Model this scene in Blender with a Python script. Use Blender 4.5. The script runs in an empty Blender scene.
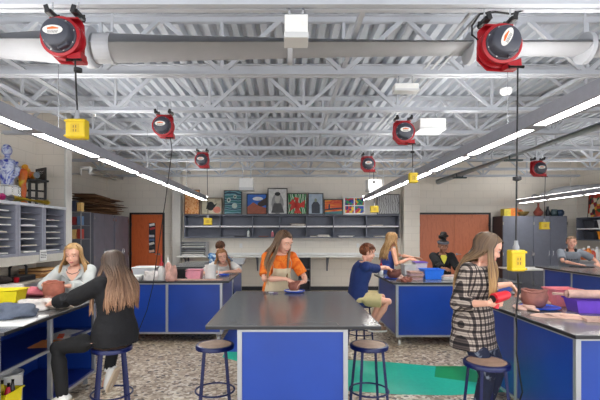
import bpy, math, random
from mathutils import Vector as V, Matrix
random.seed(7)
PI = math.pi
C = bpy.context.scene.collection
F_PX, HX, HY, CAMH = 415.0, 288.0, 233.5, 1.6

# ------------------------------------------------------------------ camera
cam = bpy.data.cameras.new('camera'); camo = bpy.data.objects.new('camera', cam); C.objects.link(camo)
camo.location = (0, 0, CAMH); camo.rotation_euler = (PI/2, 0, 0)
cam.sensor_width = 36; cam.lens = F_PX/600*36
cam.shift_x = (300-HX)/600; cam.shift_y = (HY-200)/600
cam.clip_start = 0.05
bpy.context.scene.camera = camo

# ------------------------------------------------------------------ materials
def lin(c):
    return tuple((x/255/12.92 if x/255 <= 0.04045 else ((x/255+0.055)/1.055)**2.4) for x in c)+(1,)
MATS = {}
def newmat(name):
    m = bpy.data.materials.new(name); m.use_nodes = True
    nt = m.node_tree; b = nt.nodes['Principled BSDF']
    return m, nt, b
def mat(name, col, rough=0.5, metal=0.0, noise=0.0, scale=20, bump=0.0, bscale=60, spec=0.5, trans=0.0, alpha=1.0, coat=0.0):
    if name in MATS: return MATS[name]
    m, nt, b = newmat(name)
    b.inputs['Base Color'].default_value = lin(col)
    b.inputs['Roughness'].default_value = rough; b.inputs['Metallic'].default_value = metal
    b.inputs['Specular IOR Level'].default_value = spec
    b.inputs['Transmission Weight'].default_value = trans
    b.inputs['Alpha'].default_value = alpha
    b.inputs['Coat Weight'].default_value = coat
    L = nt.links
    tc = nt.nodes.new('ShaderNodeTexCoord')
    if noise > 0:
        n = nt.nodes.new('ShaderNodeTexNoise'); n.inputs['Scale'].default_value = scale; n.inputs['Detail'].default_value = 4
        L.new(tc.outputs['Object'], n.inputs['Vector'])
        r = nt.nodes.new('ShaderNodeValToRGB')
        lo = tuple(max(0, x*(1-noise)) for x in lin(col)[:3])+(1,); hi = tuple(min(1, x*(1+noise)) for x in lin(col)[:3])+(1,)
        r.color_ramp.elements[0].color = lo; r.color_ramp.elements[1].color = hi
        r.color_ramp.elements[0].position = .3; r.color_ramp.elements[1].position = .7
        L.new(n.outputs['Fac'], r.inputs['Fac']); L.new(r.outputs['Color'], b.inputs['Base Color'])
    if bump > 0:
        n2 = nt.nodes.new('ShaderNodeTexNoise'); n2.inputs['Scale'].default_value = bscale; n2.inputs['Detail'].default_value = 3
        L.new(tc.outputs['Object'], n2.inputs['Vector'])
        bp = nt.nodes.new('ShaderNodeBump'); bp.inputs['Strength'].default_value = bump; bp.inputs['Distance'].default_value = .02
        L.new(n2.outputs['Fac'], bp.inputs['Height']); L.new(bp.outputs['Normal'], b.inputs['Normal'])
    MATS[name] = m
    return m
def emit(name, col, strength):
    if name in MATS: return MATS[name]
    m, nt, b = newmat(name)
    b.inputs['Base Color'].default_value = lin(col)
    b.inputs['Emission Color'].default_value = lin(col); b.inputs['Emission Strength'].default_value = strength
    MATS[name] = m; return m
def ramp_mat(name, cols, kind='NOISE', scale=6, rough=.5, detail=3, dist=0.0, coord='Object', stretch=(1,1,1), hard=False, bump=0.0):
    if name in MATS: return MATS[name]
    m, nt, b = newmat(name); L = nt.links
    tc = nt.nodes.new('ShaderNodeTexCoord'); mp = nt.nodes.new('ShaderNodeMapping'); mp.inputs['Scale'].default_value = stretch
    L.new(tc.outputs[coord], mp.inputs['Vector'])
    if kind == 'NOISE':
        n = nt.nodes.new('ShaderNodeTexNoise'); n.inputs['Scale'].default_value = scale; n.inputs['Detail'].default_value = detail
        n.inputs['Distortion'].default_value = dist; out = n.outputs['Fac']
    elif kind == 'WAVE':
        n = nt.nodes.new('ShaderNodeTexWave'); n.inputs['Scale'].default_value = scale; n.inputs['Distortion'].default_value = dist
        n.inputs['Detail'].default_value = detail; out = n.outputs['Fac']
    elif kind == 'RINGS':
        n = nt.nodes.new('ShaderNodeTexWave'); n.wave_type = 'RINGS'; n.inputs['Scale'].default_value = scale; n.inputs['Distortion'].default_value = dist
        n.inputs['Detail'].default_value = detail; out = n.outputs['Fac']
    else:
        n = nt.nodes.new('ShaderNodeTexVoronoi'); n.inputs['Scale'].default_value = scale
        s = nt.nodes.new('ShaderNodeSeparateColor'); L.new(n.outputs['Color'], s.inputs['Color']); out = s.outputs['Red']
    L.new(mp.outputs['Vector'], n.inputs['Vector'])
    r = nt.nodes.new('ShaderNodeValToRGB'); el = r.color_ramp.elements
    if hard: r.color_ramp.interpolation = 'CONSTANT'
    lo, hi = (.25, .75) if kind == 'NOISE' else (0, 1)
    k = len(cols)
    while len(el) < k: el.new(.5)
    for i, c in enumerate(cols):
        el[i].position = lo+(hi-lo)*(i/(k if hard else max(1, k-1))); 
    for i, c in enumerate(cols): el[i].color = lin(c)
    L.new(out, r.inputs['Fac']); L.new(r.outputs['Color'], b.inputs['Base Color'])
    b.inputs['Roughness'].default_value = rough
    if bump:
        bp = nt.nodes.new('ShaderNodeBump'); bp.inputs['Strength'].default_value = bump; bp.inputs['Distance'].default_value = .01
        L.new(out, bp.inputs['Height']); L.new(bp.outputs['Normal'], b.inputs['Normal'])
    MATS[name] = m; return m
def floor_mat():
    m, nt, b = newmat('terrazzo'); L = nt.links
    tc = nt.nodes.new('ShaderNodeTexCoord')
    v = nt.nodes.new('ShaderNodeTexVoronoi'); v.inputs['Scale'].default_value = 30
    L.new(tc.outputs['Object'], v.inputs['Vector'])
    s = nt.nodes.new('ShaderNodeSeparateColor'); L.new(v.outputs['Color'], s.inputs['Color'])
    r = nt.nodes.new('ShaderNodeValToRGB'); r.color_ramp.interpolation = 'CONSTANT'; el = r.color_ramp.elements
    cs = [(0, (206,188,162)), (.22, (164,142,116)), (.42, (228,214,190)), (.62, (188,166,138)), (.8, (240,230,214)), (.94, (92,80,70))]
    while len(el) < len(cs): el.new(.5)
    for i, (p, c) in enumerate(cs): el[i].position = p
    for i, (p, c) in enumerate(cs): el[i].color = lin(c)
    L.new(s.outputs['Red'], r.inputs['Fac']); L.new(r.outputs['Color'], b.inputs['Base Color'])
    b.inputs['Roughness'].default_value = .32
    MATS['terrazzo'] = m; return m
def block_mat(name, col):
    m, nt, b = newmat(name); L = nt.links
    tc = nt.nodes.new('ShaderNodeTexCoord')
    geo = nt.nodes.new('ShaderNodeNewGeometry')
    sx = nt.nodes.new('ShaderNodeSeparateXYZ'); L.new(geo.outputs['Position'], sx.inputs['Vector'])
    ad = nt.nodes.new('ShaderNodeMath'); ad.operation = 'ADD'; L.new(sx.outputs['X'], ad.inputs[0]); L.new(sx.outputs['Y'], ad.inputs[1])
    cb = nt.nodes.new('ShaderNodeCombineXYZ'); L.new(ad.outputs[0], cb.inputs['X']); L.new(sx.outputs['Z'], cb.inputs['Y'])
    br = nt.nodes.new('ShaderNodeTexBrick'); L.new(cb.outputs['Vector'], br.inputs['Vector'])
    br.inputs['Scale'].default_value = 1; br.inputs['Brick Width'].default_value = .4; br.inputs['Row Height'].default_value = .2
    br.inputs['Mortar Size'].default_value = .006; br.inputs['Mortar Smooth'].default_value = .3
    c = lin(col); d = tuple(x*.86 for x in c[:3])+(1,); e = tuple(x*.97 for x in c[:3])+(1,)
    br.inputs['Color1'].default_value = c; br.inputs['Color2'].default_value = e; br.inputs['Mortar'].default_value = d
    L.new(br.outputs['Color'], b.inputs['Base Color']); b.inputs['Roughness'].default_value = .55
    bp = nt.nodes.new('ShaderNodeBump'); bp.inputs['Strength'].default_value = .25; bp.inputs['Distance'].default_value = .01; bp.invert = True
    L.new(br.outputs['Fac'], bp.inputs['Height']); L.new(bp.outputs['Normal'], b.inputs['Normal'])
    MATS[name] = m; return m
def plaid_mat(name, base, mid, dark, pitch=.085):
    m, nt, b = newmat(name); L = nt.links
    tc = nt.nodes.new('ShaderNodeTexCoord'); sx = nt.nodes.new('ShaderNodeSeparateXYZ'); L.new(tc.outputs['Object'], sx.inputs['Vector'])
    def math_(op, a, bb=None):
        n = nt.nodes.new('ShaderNodeMath'); n.operation = op
        for i, q in enumerate((a, bb)):
            if q is None: continue
            if isinstance(q, (int, float)): n.inputs[i].default_value = q
            else: L.new(q, n.inputs[i])
        return n.outputs[0]
    def stripes(sock, off):
        f = math_('FRACT', math_('ADD', math_('DIVIDE', sock, pitch), off))
        a = math_('LESS_THAN', f, .42)
        t = math_('MULTIPLY', math_('GREATER_THAN', f, .66), math_('LESS_THAN', f, .74))
        return math_('ADD', math_('MULTIPLY', a, .5), math_('MULTIPLY', t, .3))
    h = math_('ADD', sx.outputs['X'], math_('MULTIPLY', sx.outputs['Y'], .8))
    tot = math_('ADD', stripes(h, 100.0), stripes(sx.outputs['Z'], 100.2))
    r = nt.nodes.new('ShaderNodeValToRGB'); el = r.color_ramp.elements
    el.new(.5)
    for e, p, c in zip(el, (.05, .5, .95), (base, mid, dark)): e.position = p
    for e, p, c in zip(el, (.05, .5, .95), (base, mid, dark)): e.color = lin(c)
    L.new(tot, r.inputs['Fac']); L.new(r.outputs['Color'], b.inputs['Base Color']); b.inputs['Roughness'].default_value = .85
    n2 = nt.nodes.new('ShaderNodeTexNoise'); n2.inputs['Scale'].default_value = 14
    L.new(tc.outputs['Object'], n2.inputs['Vector'])
    bp = nt.nodes.new('ShaderNodeBump'); bp.inputs['Strength'].default_value = .6; bp.inputs['Distance'].default_value = .02
    L.new(n2.outputs['Fac'], bp.inputs['Height']); L.new(bp.outputs['Normal'], b.inputs['Normal'])
    MATS[name] = m; return m

# ------------------------------------------------------------------ mesh helper
def frame_from(d, up=V((0, 0, 1))):
    d = d.normalized()
    if abs(d.dot(up)) > .98: up = V((0, 1, 0))
    x = d.cross(up).normalized(); y = x.cross(d).normalized()
    return x, y, d
class M:
    def __init__(s): s.v = []; s.f = []; s.mi = []; s.cur = 0
    def add(s, vs, fs):
        o = len(s.v); s.v += [V(p) for p in vs]
        for f in fs: s.f.append([i+o for i in f]); s.mi.append(s.cur)
        return s
    def box(s, x0, x1, y0, y1, z0, z1):
        vs = [(x, y, z) for z in (z0, z1) for y in (y0, y1) for x in (x0, x1)]
        return s.add(vs, [(0,2,3,1), (4,5,7,6), (0,1,5,4), (1,3,7,5), (3,2,6,7), (2,0,4,6)])
    def obox(s, c, sx, sy, sz, rz=0, rx=0, ry=0):
        R = Matrix.Rotation(rz, 3, 'Z') @ Matrix.Rotation(ry, 3, 'Y') @ Matrix.Rotation(rx, 3, 'X')
        vs = [R @ V((x*sx/2, y*sy/2, z*sz/2))+V(c) for z in (-1, 1) for y in (-1, 1) for x in (-1, 1)]
        return s.add(vs, [(0,2,3,1), (4,5,7,6), (0,1,5,4), (1,3,7,5), (3,2,6,7), (2,0,4,6)])
    def bar(s, a, b, w, h, up=V((0, 0, 1))):
        a = V(a); b = V(b); x, y, d = frame_from(b-a, up)
        vs = [p+x*i*w/2+y*j*h/2 for p in (a, b) for j in (-1, 1) for i in (-1, 1)]
        return s.add(vs, [(0,2,3,1), (4,5,7,6), (0,1,5,4), (1,3,7,5), (3,2,6,7), (2,0,4,6)])
    def tube(s, pts, r, n=8, caps=True, flat=1.0, closed=False, up=V((0, 0, 1))):
        pts = [V(p) for p in pts]; k = len(pts)
        rs = r if isinstance(r, (list, tuple)) else [r]*k
        vs = []; px = None
        for i in range(k):
            if closed: d = pts[(i+1) % k]-pts[i-1]
            else: d = pts[min(i+1, k-1)]-pts[max(i-1, 0)]
            if d.length < 1e-9: d = V((0, 0, 1))
            d.normalize()
            if px is None: x, y, _ = frame_from(d, up)
            else:
                x = px-d*px.dot(d)
                if x.length < 1e-6: x, y, _ = frame_from(d, up)
                x.normalize(); y = d.cross(x)
            px = x
            for j in range(n):
                a = 2*PI*j/n; vs.append(pts[i]+(x*math.cos(a)+y*math.sin(a)*flat)*rs[i])
        fs = []
        for i in range(k if closed else k-1):
            for j in range(n):
                a = i*n+j; b = i*n+(j+1) % n; i2 = (i+1) % k
                fs.append((a, b, i2*n+(j+1) % n, i2*n+j))
        if caps and not closed: fs += [tuple(range(n-1, -1, -1)), tuple(range((k-1)*n, k*n))]
        return s.add(vs, fs)
    def cyl(s, a, b, r, n=16): return s.tube([a, b], r, n)
    def ring(s, c, R, r, n=24, m=8, axis='z'):
        pts = []
        for i in range(n):
            a = 2*PI*i/n; u, w = R*math.cos(a), R*math.sin(a)
            pts.append(V(c)+(V((u, w, 0)) if axis == 'z' else V((u, 0, w)) if axis == 'y' else V((0, u, w))))
        return s.tube(pts, r, m, closed=True)
    def lathe(s, prof, n=24, c=(0, 0, 0), T=None):
        vs = []; c = V(c)
        for (r, z) in prof:
            for j in range(n):
                a = 2*PI*j/n; p = V((r*math.cos(a), r*math.sin(a), z))
                if T: p = T @ p
                vs.append(p+c)
        fs = []
        for i in range(len(prof)-1):
            for j in range(n): fs.append((i*n+j, i*n+(j+1) % n, (i+1)*n+(j+1) % n, (i+1)*n+j))
        fs += [tuple(range(n-1, -1, -1)), tuple(range((len(prof)-1)*n, len(prof)*n))]
        return s.add(vs, fs)
    def ell(s, c, rad, n=14, m=10, axes=None):
        c = V(c); ax = axes or (V((1,0,0)), V((0,1,0)), V((0,0,1)))
        vs = []
        for i in range(1, m):
            p = PI*i/m
            for j in range(n):
                a = 2*PI*j/n
                vs.append(c+ax[0]*rad[0]*math.sin(p)*math.cos(a)+ax[1]*rad[1]*math.sin(p)*math.sin(a)+ax[2]*rad[2]*math.cos(p))
        fs = []
        for i in range(m-2):
            for j in range(n): fs.append((i*n+j, (i+1)*n+j, (i+1)*n+(j+1) % n, i*n+(j+1) % n))
        t = len(vs); vs += [c+ax[2]*rad[2], c-ax[2]*rad[2]]
        for j in range(n):
            fs.append((t, j, (j+1) % n)); fs.append((t+1, (m-2)*n+(j+1) % n, (m-2)*n+j))
        return s.add(vs, fs)
    def prism(s, poly, z0, z1, T=None):
        n = len(poly); vs = [V((x, y, z0)) for x, y in poly]+[V((x, y, z1)) for x, y in poly]
        if T: vs = [T @ p for p in vs]
        fs = [tuple(range(n-1, -1, -1)), tuple(range(n, 2*n))]+[(i, (i+1) % n, n+(i+1) % n, n+i) for i in range(n)]
        return s.add(vs, fs)
    def mesh(s, name, mats, smooth=True, angle=40):
        me = bpy.data.meshes.new(name); me.from_pydata([tuple(p) for p in s.v], [], s.f)
        for m in (mats if isinstance(mats, (list, tuple)) else [mats]): me.materials.append(m)
        for p, i in zip(me.polygons, s.mi): p.material_index = i
        import bmesh
        bm = bmesh.new(); bm.from_mesh(me); bmesh.ops.recalc_face_normals(bm, faces=bm.faces); bm.to_mesh(me); bm.free()
        if smooth:
            me.polygons.foreach_set('use_smooth', [True]*len(me.polygons)); me.set_sharp_from_angle(angle=math.radians(angle))
        me.update(); return me
    def build(s, name, mats, parent=None, loc=None, bevel=0, smooth=True, label=None, angle=40, rz=0):
        o = bpy.data.objects.new(name, s.mesh(name, mats, smooth, angle)); C.objects.link(o)
        if parent: o.parent = parent
        if loc is not None: o.location = loc
        if rz: o.rotation_euler = (0, 0, rz)
        if bevel:
            b = o.modifiers.new('bevel', 'BEVEL'); b.width = bevel; b.segments = 2; b.limit_method = 'ANGLE'
        if label: o['label'] = label
        return o
def thing(name, label, cat, loc=(0, 0, 0), rz=0, group=None):
    o = bpy.data.objects.new(name, None); C.objects.link(o); o.location = loc; o.rotation_euler = (0, 0, rz)
    o.empty_display_size = .1
    return tag(o, label, cat, group)
def tag(o, label, cat, group=None):
    o['label'] = label; o['category'] = cat
    if group: o['group'] = group
    return o
def struct(o): o['kind'] = 'structure'; return o
def copy_tree(o, parent=None):
    c = o.copy(); C.objects.link(c)
    if parent: c.parent = parent
    for ch in list(o.children): copy_tree(ch, c)
    return c
def dup(o, loc, rz, label, group=None):
    c = copy_tree(o); c.location = loc; c.rotation_euler = (0, 0, rz); c['label'] = label
    if group: c['group'] = group
    return c
def at(px, py, Y): return V(((px-HX)*Y/F_PX, Y, CAMH-(py-HY)*Y/F_PX))
def on(px, py, z):
    Y = (CAMH-z)*F_PX/(py-HY); return V(((px-HX)*Y/F_PX, Y, z))
def rnd(a, b): return random.uniform(a, b)

alu = mat('aluminium', (176,179,184), .35, .55, noise=.04, scale=8)
steelw = mat('white_steel', (190,194,202), .45, 0, noise=.05, scale=3)
deckw = mat('deck_white', (196,202,212), .5, 0, noise=.04, scale=2)
blue = mat('blue_laminate', (26,66,158), .32, 0, noise=.08, scale=3)
blue_dk = mat('blue_metal', (17,27,80), .3, .1, noise=.08, scale=20)
topm = mat('dark_worktop', (108,109,112), .19, 0, noise=.05, scale=3, spec=.7)
tope = mat('worktop_edge', (34,34,38), .4)
black = mat('black_plastic', (26,26,29), .4, noise=.1)
rubber = mat('black_cord', (24,25,28), .55, noise=.05)
white = mat('white_plastic', (238,238,236), .4, noise=.03)
paper = mat('paper', (238,236,230), .8, noise=.05, scale=30)
greycab = mat('grey_laminate', (104,108,122), .5, noise=.05, scale=12)
greylt = mat('light_grey_laminate', (168,170,180), .5, noise=.04, scale=10)
red = mat('red_enamel', (170,22,34), .3, .1, noise=.06)
yellow = mat('yellow_plastic', (216,186,16), .4, noise=.05)
charcoal = mat('charcoal_plastic', (62,64,76), .38, noise=.06)
chrome = mat('chrome', (210,212,214), .2, .9, noise=.02)
clay = mat('red_clay', (140,84,70), .75, noise=.18, scale=18, bump=.35, bscale=30)
clay_lt = mat('pale_clay', (196,160,146), .8, noise=.15, scale=14, bump=.4, bscale=24)
wood = mat('stool_wood', (168,138,118), .45, noise=.15, scale=14)
wall_m = block_mat('painted_block', (238,231,220))
wall_d = block_mat('painted_block_beige', (232,224,212))
floor_m = floor_mat()
lens = emit('lamp_lens', (255,252,246), 17)
uplens = emit('lamp_uplight', (255,252,246), 8.0)
pclear = mat('clear_plastic', (226,230,236), .25, alpha=.55, noise=.02)
pbag = mat('plastic_bag', (226,220,216), .25, alpha=.8, noise=.1, scale=20, bump=.9, bscale=22)
doorm = ramp_mat('orange_door', [(200,92,44), (214,106,54), (188,82,38)], 'NOISE', 5, .4, 4, 1.0, stretch=(6,6,.7))
doorm2 = ramp_mat('brown_door', [(190,104,68), (204,118,80), (178,94,60)], 'NOISE', 5, .4, 4, 1.0, stretch=(6,6,.7))
cardb = mat('cardboard', (138,100,70), .85, noise=.25, scale=5)
# ------------------------------------------------------------------ the room
WY = 11.7; XL = -4.46; XL2 = -5.1; XR = 8.15; CZ = 3.86; Y0 = -3.1
fm = M(); fm.add([(-9, -4, 0), (10.5, -4, 0), (10.5, 12.2, 0), (-9, 12.2, 0)], [(0,1,2,3)])
def patch(m, pts, i, z):
    m.cur = i; m.add([(x, y, z) for x, y in pts], [tuple(range(len(pts)))])
patch(fm, [(-.98,5.62), (-.6,5.6), (-.62,6.95), (-.98,6.95)], 3, .002)
patch(fm, [(-.85,5.36), (-.3,4.95), (.2,4.5), (.6,4.22), (1.1,4.12), (1.62,4.1), (2.3,4.2), (1.78,5.0), (1.2,5.17), (.75,5.25), (0,5.5), (-.85,5.62)], 1, .002)
patch(fm, [(1.63,4.62), (2.6,4.2), (3.2,4.3), (3.2,5.0), (1.78,5.0)], 2, .003)
teal = mat('teal_floor', (34,200,168), .3, noise=.06); green = mat('green_floor', (26,158,88), .3, noise=.06); blu2 = mat('blue_floor', (40,86,196), .3, noise=.06)
struct(fm.build('floor', [floor_m, teal, green, blu2], smooth=False))
def wall(name, x0, x1, y0, y1, z0=0, z1=CZ, m=wall_m):
    return struct(M().box(x0, x1, y0, y1, z0, z1).build(name, m, smooth=False))
wall('wall_back', XL2-.2, XR+.2, WY, WY+.2)
wall('wall_left', XL-.2, XL, 1.2, 7.35, 0, CZ, wall_m)
wall('wall_left_return', XL-.7, -3.94, 7.35, 7.5, 0, CZ, wall_d)
wall('wall_left_alcove', XL2-.2, XL2, 7.5, WY, 0, CZ, wall_d)
wall('wall_right', XR, XR+.2, 3.0, WY, 0, CZ)
col = mat('column_paint', (222,220,214), .5, noise=.03)
def column(x0, x1, y0, y1):
    return M().box(x0, x1, y0, y1, 0, CZ)
struct(column(-3.2, -2.97, 11.45, WY-.002).build('trim_1', col, bevel=.01))
struct(column(3.18, 3.62, 11.4, WY-.002).build('trim_2', wall_m, bevel=.01))
struct(column(-3.94, -3.9, 7.3, 7.5).build('trim_3', col, bevel=.01))
dk = mat('dark_baseboard', (40,42,48), .5, noise=.05)
struct(M().box(-2.96, 3.17, WY-.02, WY-.001, 0, .11).build('baseboard_back', dk))
struct(M().box(XL2+.001, XL2+.015, 7.66, WY-.02, 0, .11).build('baseboard_left', dk))
# ceiling: fluted deck, flutes running away from the camera
dm = M(); p = .152; x = -5.6; prof = []
ZD = 3.745
while x < 8.4:
    prof += [(x, ZD), (x+.06, ZD), (x+.085, ZD+.065), (x+.127, ZD+.065)]; x += p
n = len(prof)
vs = [(a, Y0+.6, b) for a, b in prof]+[(a, WY+.1, b) for a, b in prof]
dm.add(vs, [(i, i+1, n+i+1, n+i) for i in range(n-1)])
dm.box(-5.6, 8.4, Y0+.6, WY+.1, ZD+.07, ZD+.12)
struct(dm.build('ceiling', deckw, smooth=False))

# doors
def door(idx, x0, x1, ztop, mt, leaves, window=None, y=WY):
    fr = M(); w = .05
    fr.box(x0-w, x0, y-.06, y-.002, 0, ztop+w); fr.box(x1, x1+w, y-.06, y-.002, 0, ztop+w); fr.box(x0, x1, y-.06, y-.002, ztop, ztop+w)
    root = struct(fr.build('door_%d' % idx, mat('dark_door_frame', (44,40,42), .4, noise=.05)))
    W = (x1-x0)/leaves
    for k in range(leaves):
        lf = M().box(x0+k*W+.004, x0+(k+1)*W-.004, y-.045, y-.004, .01, ztop-.004).build('door_leaf', mt, root)
        hx = x1-.09 if leaves == 1 else (x0+W-.07 if k == 0 else x0+W+.07)
        h = M(); h.tube([(hx, y-.045, 1.02), (hx, y-.09, 1.02), (hx-.1 if (leaves == 1 or k == 0) else hx+.1, y-.095, 1.02)], .012); h.lathe([(.03, 0), (.03, .012)], 12, (hx, y-.047, 1.02), Matrix.Rotation(PI/2, 3, 'X'))
        h.build('door_handle', chrome, lf)
        for zz in (.3, 1.05, 1.85):
            M().cyl((x0+.004+k*(x1-x0-.008), y-.052, zz-.05), (x0+.004+k*(x1-x0-.008), y-.052, zz+.05), .009, 8).build('hinge', chrome, lf)
        if window:
            a, b, c, d = window
            M().box(a, b, y-.05, y-.046, c, d).build('door_window', mat('door_glass', (60,64,72), .15, noise=.1), lf)
            cols = [(236,236,232), (186,60,66), (40,40,48), (208,208,214), (90,110,150), (230,226,220), (60,58,64), (224,190,170)]
            for i in range(8):
                z1 = d-(d-c)*i/8-.01
                M().obox(((a+b)/2+rnd(-.015, .015), y-.053, z1-.04), (b-a)*.8, .003, .065, ry=rnd(-.3, .3)).build('taped_note', mat('note_%d' % i, cols[i], .7, noise=.2, scale=60), lf)
    return root
door(1, at(132,0,WY).x, at(163,0,WY).x, at(0,214.5,WY).z, doorm, 1, (at(149.5,0,WY).x, at(156,0,WY).x, at(0,253,WY).z, at(0,223,WY).z))
door(2, at(419,0,WY).x, at(488,0,WY).x, at(0,214.5,WY).z, doorm2, 2)

# wall counter along the back
ct = thing('wall_counter', 'long off-white counter fixed under the grey shelf unit along the back wall', 'counter', (0, 0, 0))
M().box(-2.95, 3.15, 11.0, WY-.002, .965, 1.0).build('counter_top', white, ct, bevel=.004)
M().box(-2.95, 3.15, WY-.02, WY-.002, 1.0, 1.06).build('backsplash', white, ct)
for px in (257, 328, 186, 392):
    X = at(px, 0, 11.4).x
    b = M(); b.box(X-.02, X+.02, WY-.04, WY-.004, .55, .965); b.box(X-.02, X+.02, 11.15, WY-.03, .93, .965); b.bar((X, 11.25, .94), (X, WY-.03, .62), .03, .03)
    b.build('counter_bracket', greycab, ct)
pb = M()
for i, px in enumerate((241, 358)):
    X = at(px, 0, WY).x
    o = M().box(X-.04, X+.04, WY-.012, WY-.001, 1.2, 1.32).build('wall_outlet', white, loc=(0,0,0), bevel=.003)
    tag(o, ['white outlet plate on back wall, left of the girl in orange', 'white outlet plate on back wall, above the boy in blue'][i], 'outlet')
cab = thing('undercounter_shelf', 'small dark open cabinet under the white back counter', 'cabinet', (at(303,0,11.5).x+.03, 11.35, 0))
c = M(); c.box(-.16, -.14, -.2, .3, 0, .95); c.box(.14, .16, -.2, .3, 0, .95); c.box(-.14, .14, .28, .3, 0, .95); c.box(-.14, .14, -.2, .28, 0, .05); c.box(-.14, .14, -.2, .28, .93, .95)
c.build('body', charcoal, cab)
for z in (.32, .62): M().box(-.14, .14, -.19, .28, z, z+.02).build('shelf', greylt, cab)

# ------------------------------------------------------------------ roof joists
JY = [2.87, 4.10, 5.30, 6.50, 7.73, 8.95, 10.17, 11.38]
ZB, ZT = 3.155, 3.74
def chord_bottom():
    m = M()
    for s in (-1, 1):
        m.box(-5.05, 8.0, *(sorted((s*.012, s*.055))), ZB, ZB+.008); m.box(-5.05, 8.0, *(sorted((s*.012, s*.02))), ZB+.008, ZB+.055)
    return m
def chord_top():
    m = M()
    for s in (-1, 1):
        m.box(-5.05, 8.0, *(sorted((s*.012, s*.06))), ZT-.008, ZT); m.box(-5.05, 8.0, *(sorted((s*.012, s*.02))), ZT-.06, ZT-.008)
    return m
tc_me = chord_top().mesh('top_chord', steelw); bc_me = chord_bottom().mesh('bottom_chord', steelw)
wa = M().bar((0, 0, ZB+.03), (.58, 0, ZT-.03), .035, .04).mesh('web_brace', steelw)
wb = M().bar((0, 0, ZB+.03), (-.58, 0, ZT-.03), .035, .04).mesh('web_brace', steelw)
wv = M().bar((0, 0, ZB+.03), (0, 0, ZT-.03), .03, .03).mesh('web_strut', steelw)
ordn = ['nearest to the camera', 'second from the camera', 'third from the camera', 'fourth from the camera', 'fifth from the camera', 'sixth from the camera', 'seventh from the camera', 'farthest, close to the back wall']
def child(me, name, parent, loc=(0,0,0)):
    o = bpy.data.objects.new(name, me); C.objects.link(o); o.parent = parent; o.location = loc; return o
for i, y in enumerate(JY):
    j = thing('roof_joist', 'white open web steel roof joist, '+ordn[i], 'joist', (0, y, 0), 0, 'roof joists')
    child(tc_me, 'top_chord', j); child(bc_me, 'bottom_chord', j)
    x = -4.6+(i % 2)*.35
    while x < 7.6:
        lim = 7.2*y/4+1.2
        if -lim*.55-1 < x < lim:
            child(wa, 'web_brace', j, (x, 0, 0)); child(wb, 'web_brace', j, (x, 0, 0)); child(wv, 'web_strut', j, (x, 0, 0))
        x += 1.2
# bridging bars running across the joists
for k, X in enumerate((-3.2, .55, 3.1)):
    o = M().box(X-.02, X+.02, 2.4, 11.6, ZB+.07, ZB+.11).build('bridging_bar', steelw)
    tag(o, ['white bridging bar tying roof joists together, left one', 'white bridging bar tying roof joists together, middle one', 'white bridging bar tying roof joists together, right one'][k], 'bar', 'bridging bars')
# duct
dz = at(0, 48.5, 3.45)
duct = thing('round_duct', 'big round white air duct running across near the front of the ceiling', 'duct', (0, 3.45, dz.z))
d_in = mat('duct_paint', (172,174,180), .5, 0, noise=.05, scale=4, bump=.15, bscale=9)
M().tube([(at(92,0,3.45).x, 0, 0), (4.6, 0, 0)], .122, 32).build('duct_run', d_in, duct)
M().tube([(-4.4, 0, .012), (at(86,0,3.45).x, 0, .012)], .152, 32).build('wide_duct_run', d_in, duct)
M().lathe([(.158, -.04), (.165, -.03), (.165, .03), (.158, .04), (.13, .045)], 32, (at(90,0,3.45).x, 0, .008), Matrix.Rotation(PI/2, 3, 'Y')).build('flange', steelw, duct)
for px in (112, 290, 470, 585):
    X = at(px,0,3.45).x
    M().lathe([(.1235, -.02), (.126, -.018), (.126, .018), (.1235, .02)], 32, (X, 0, 0), Matrix.Rotation(PI/2, 3, 'Y')).build('band', d_in, duct)
    M().box(X-.01, X+.01, -.004, .004, .12, .6).build('hanger_rod', steelw, duct)
a = M(); X = at(104,0,3.45).x
for i in range(8):
    t0 = -1.1+i*.22; t1 = t0+.22
    a.add([(X-.05, -math.cos(t)*.128, math.sin(t)*.128) for t in (t0, t1)]+[(X+.075, -math.cos(t)*.128, math.sin(t)*.128) for t in (t1, t0)], [(0,1,2,3)])
a.build('access_panel', d_in, duct)
# pipe on the right
ZP = 3.05
pipe = thing('steel_pipe', 'grey steel roof pipe running away above the right side', 'pipe', (4.2, 0, ZP))
M().tube([(0, 3.6, 0), (0, 11.6, 0)], .078, 16).build('pipe_run', mat('galvanised', (150,164,170), .4, .15, noise=.1, scale=6), pipe)
for y in (5.35, 7.78, 10.2):
    M().tube([(-.07, y-.05, -.0), (-.075, y-.05, -.07), (.075, y-.05, -.07), (.07, y-.05, 0)], .018, 8).build('clamp', mat('dark_teal_clamp', (36,62,66), .5, noise=.1), pipe)
    M().box(-.16, .16, y-.09, y-.01, -.1, -.075).build('clamp_plate', mat('dark_teal_clamp', (36,62,66), .5), pipe)
cb = thing('conduit_bundle', 'three thin grey conduits running away beside the third right joist bay', 'conduit', (1.5, 0, 3.32))
for k in range(3): M().tube([(k*.075-.075, 2.2, 0), (k*.075-.075, 11.65, 0)], .016, 8).build('conduit', mat('conduit_grey', (176,180,186), .4, .2, noise=.05), cb)
sp = thing('sprinkler_pipe', 'thin white pipe running away between joists above left lamp', 'pipe', (-2.75, 0, 3.3))
M().tube([(0, 2.2, 0), (0, 11.65, 0)], .028, 10).build('pipe_run', steelw, sp)
for y in (3.5, 5.9, 8.3): M().tube([(0, y, 0), (0, y, -.06)], [.02, .012], 8).build('sprinkler_head', chrome, sp)
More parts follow.
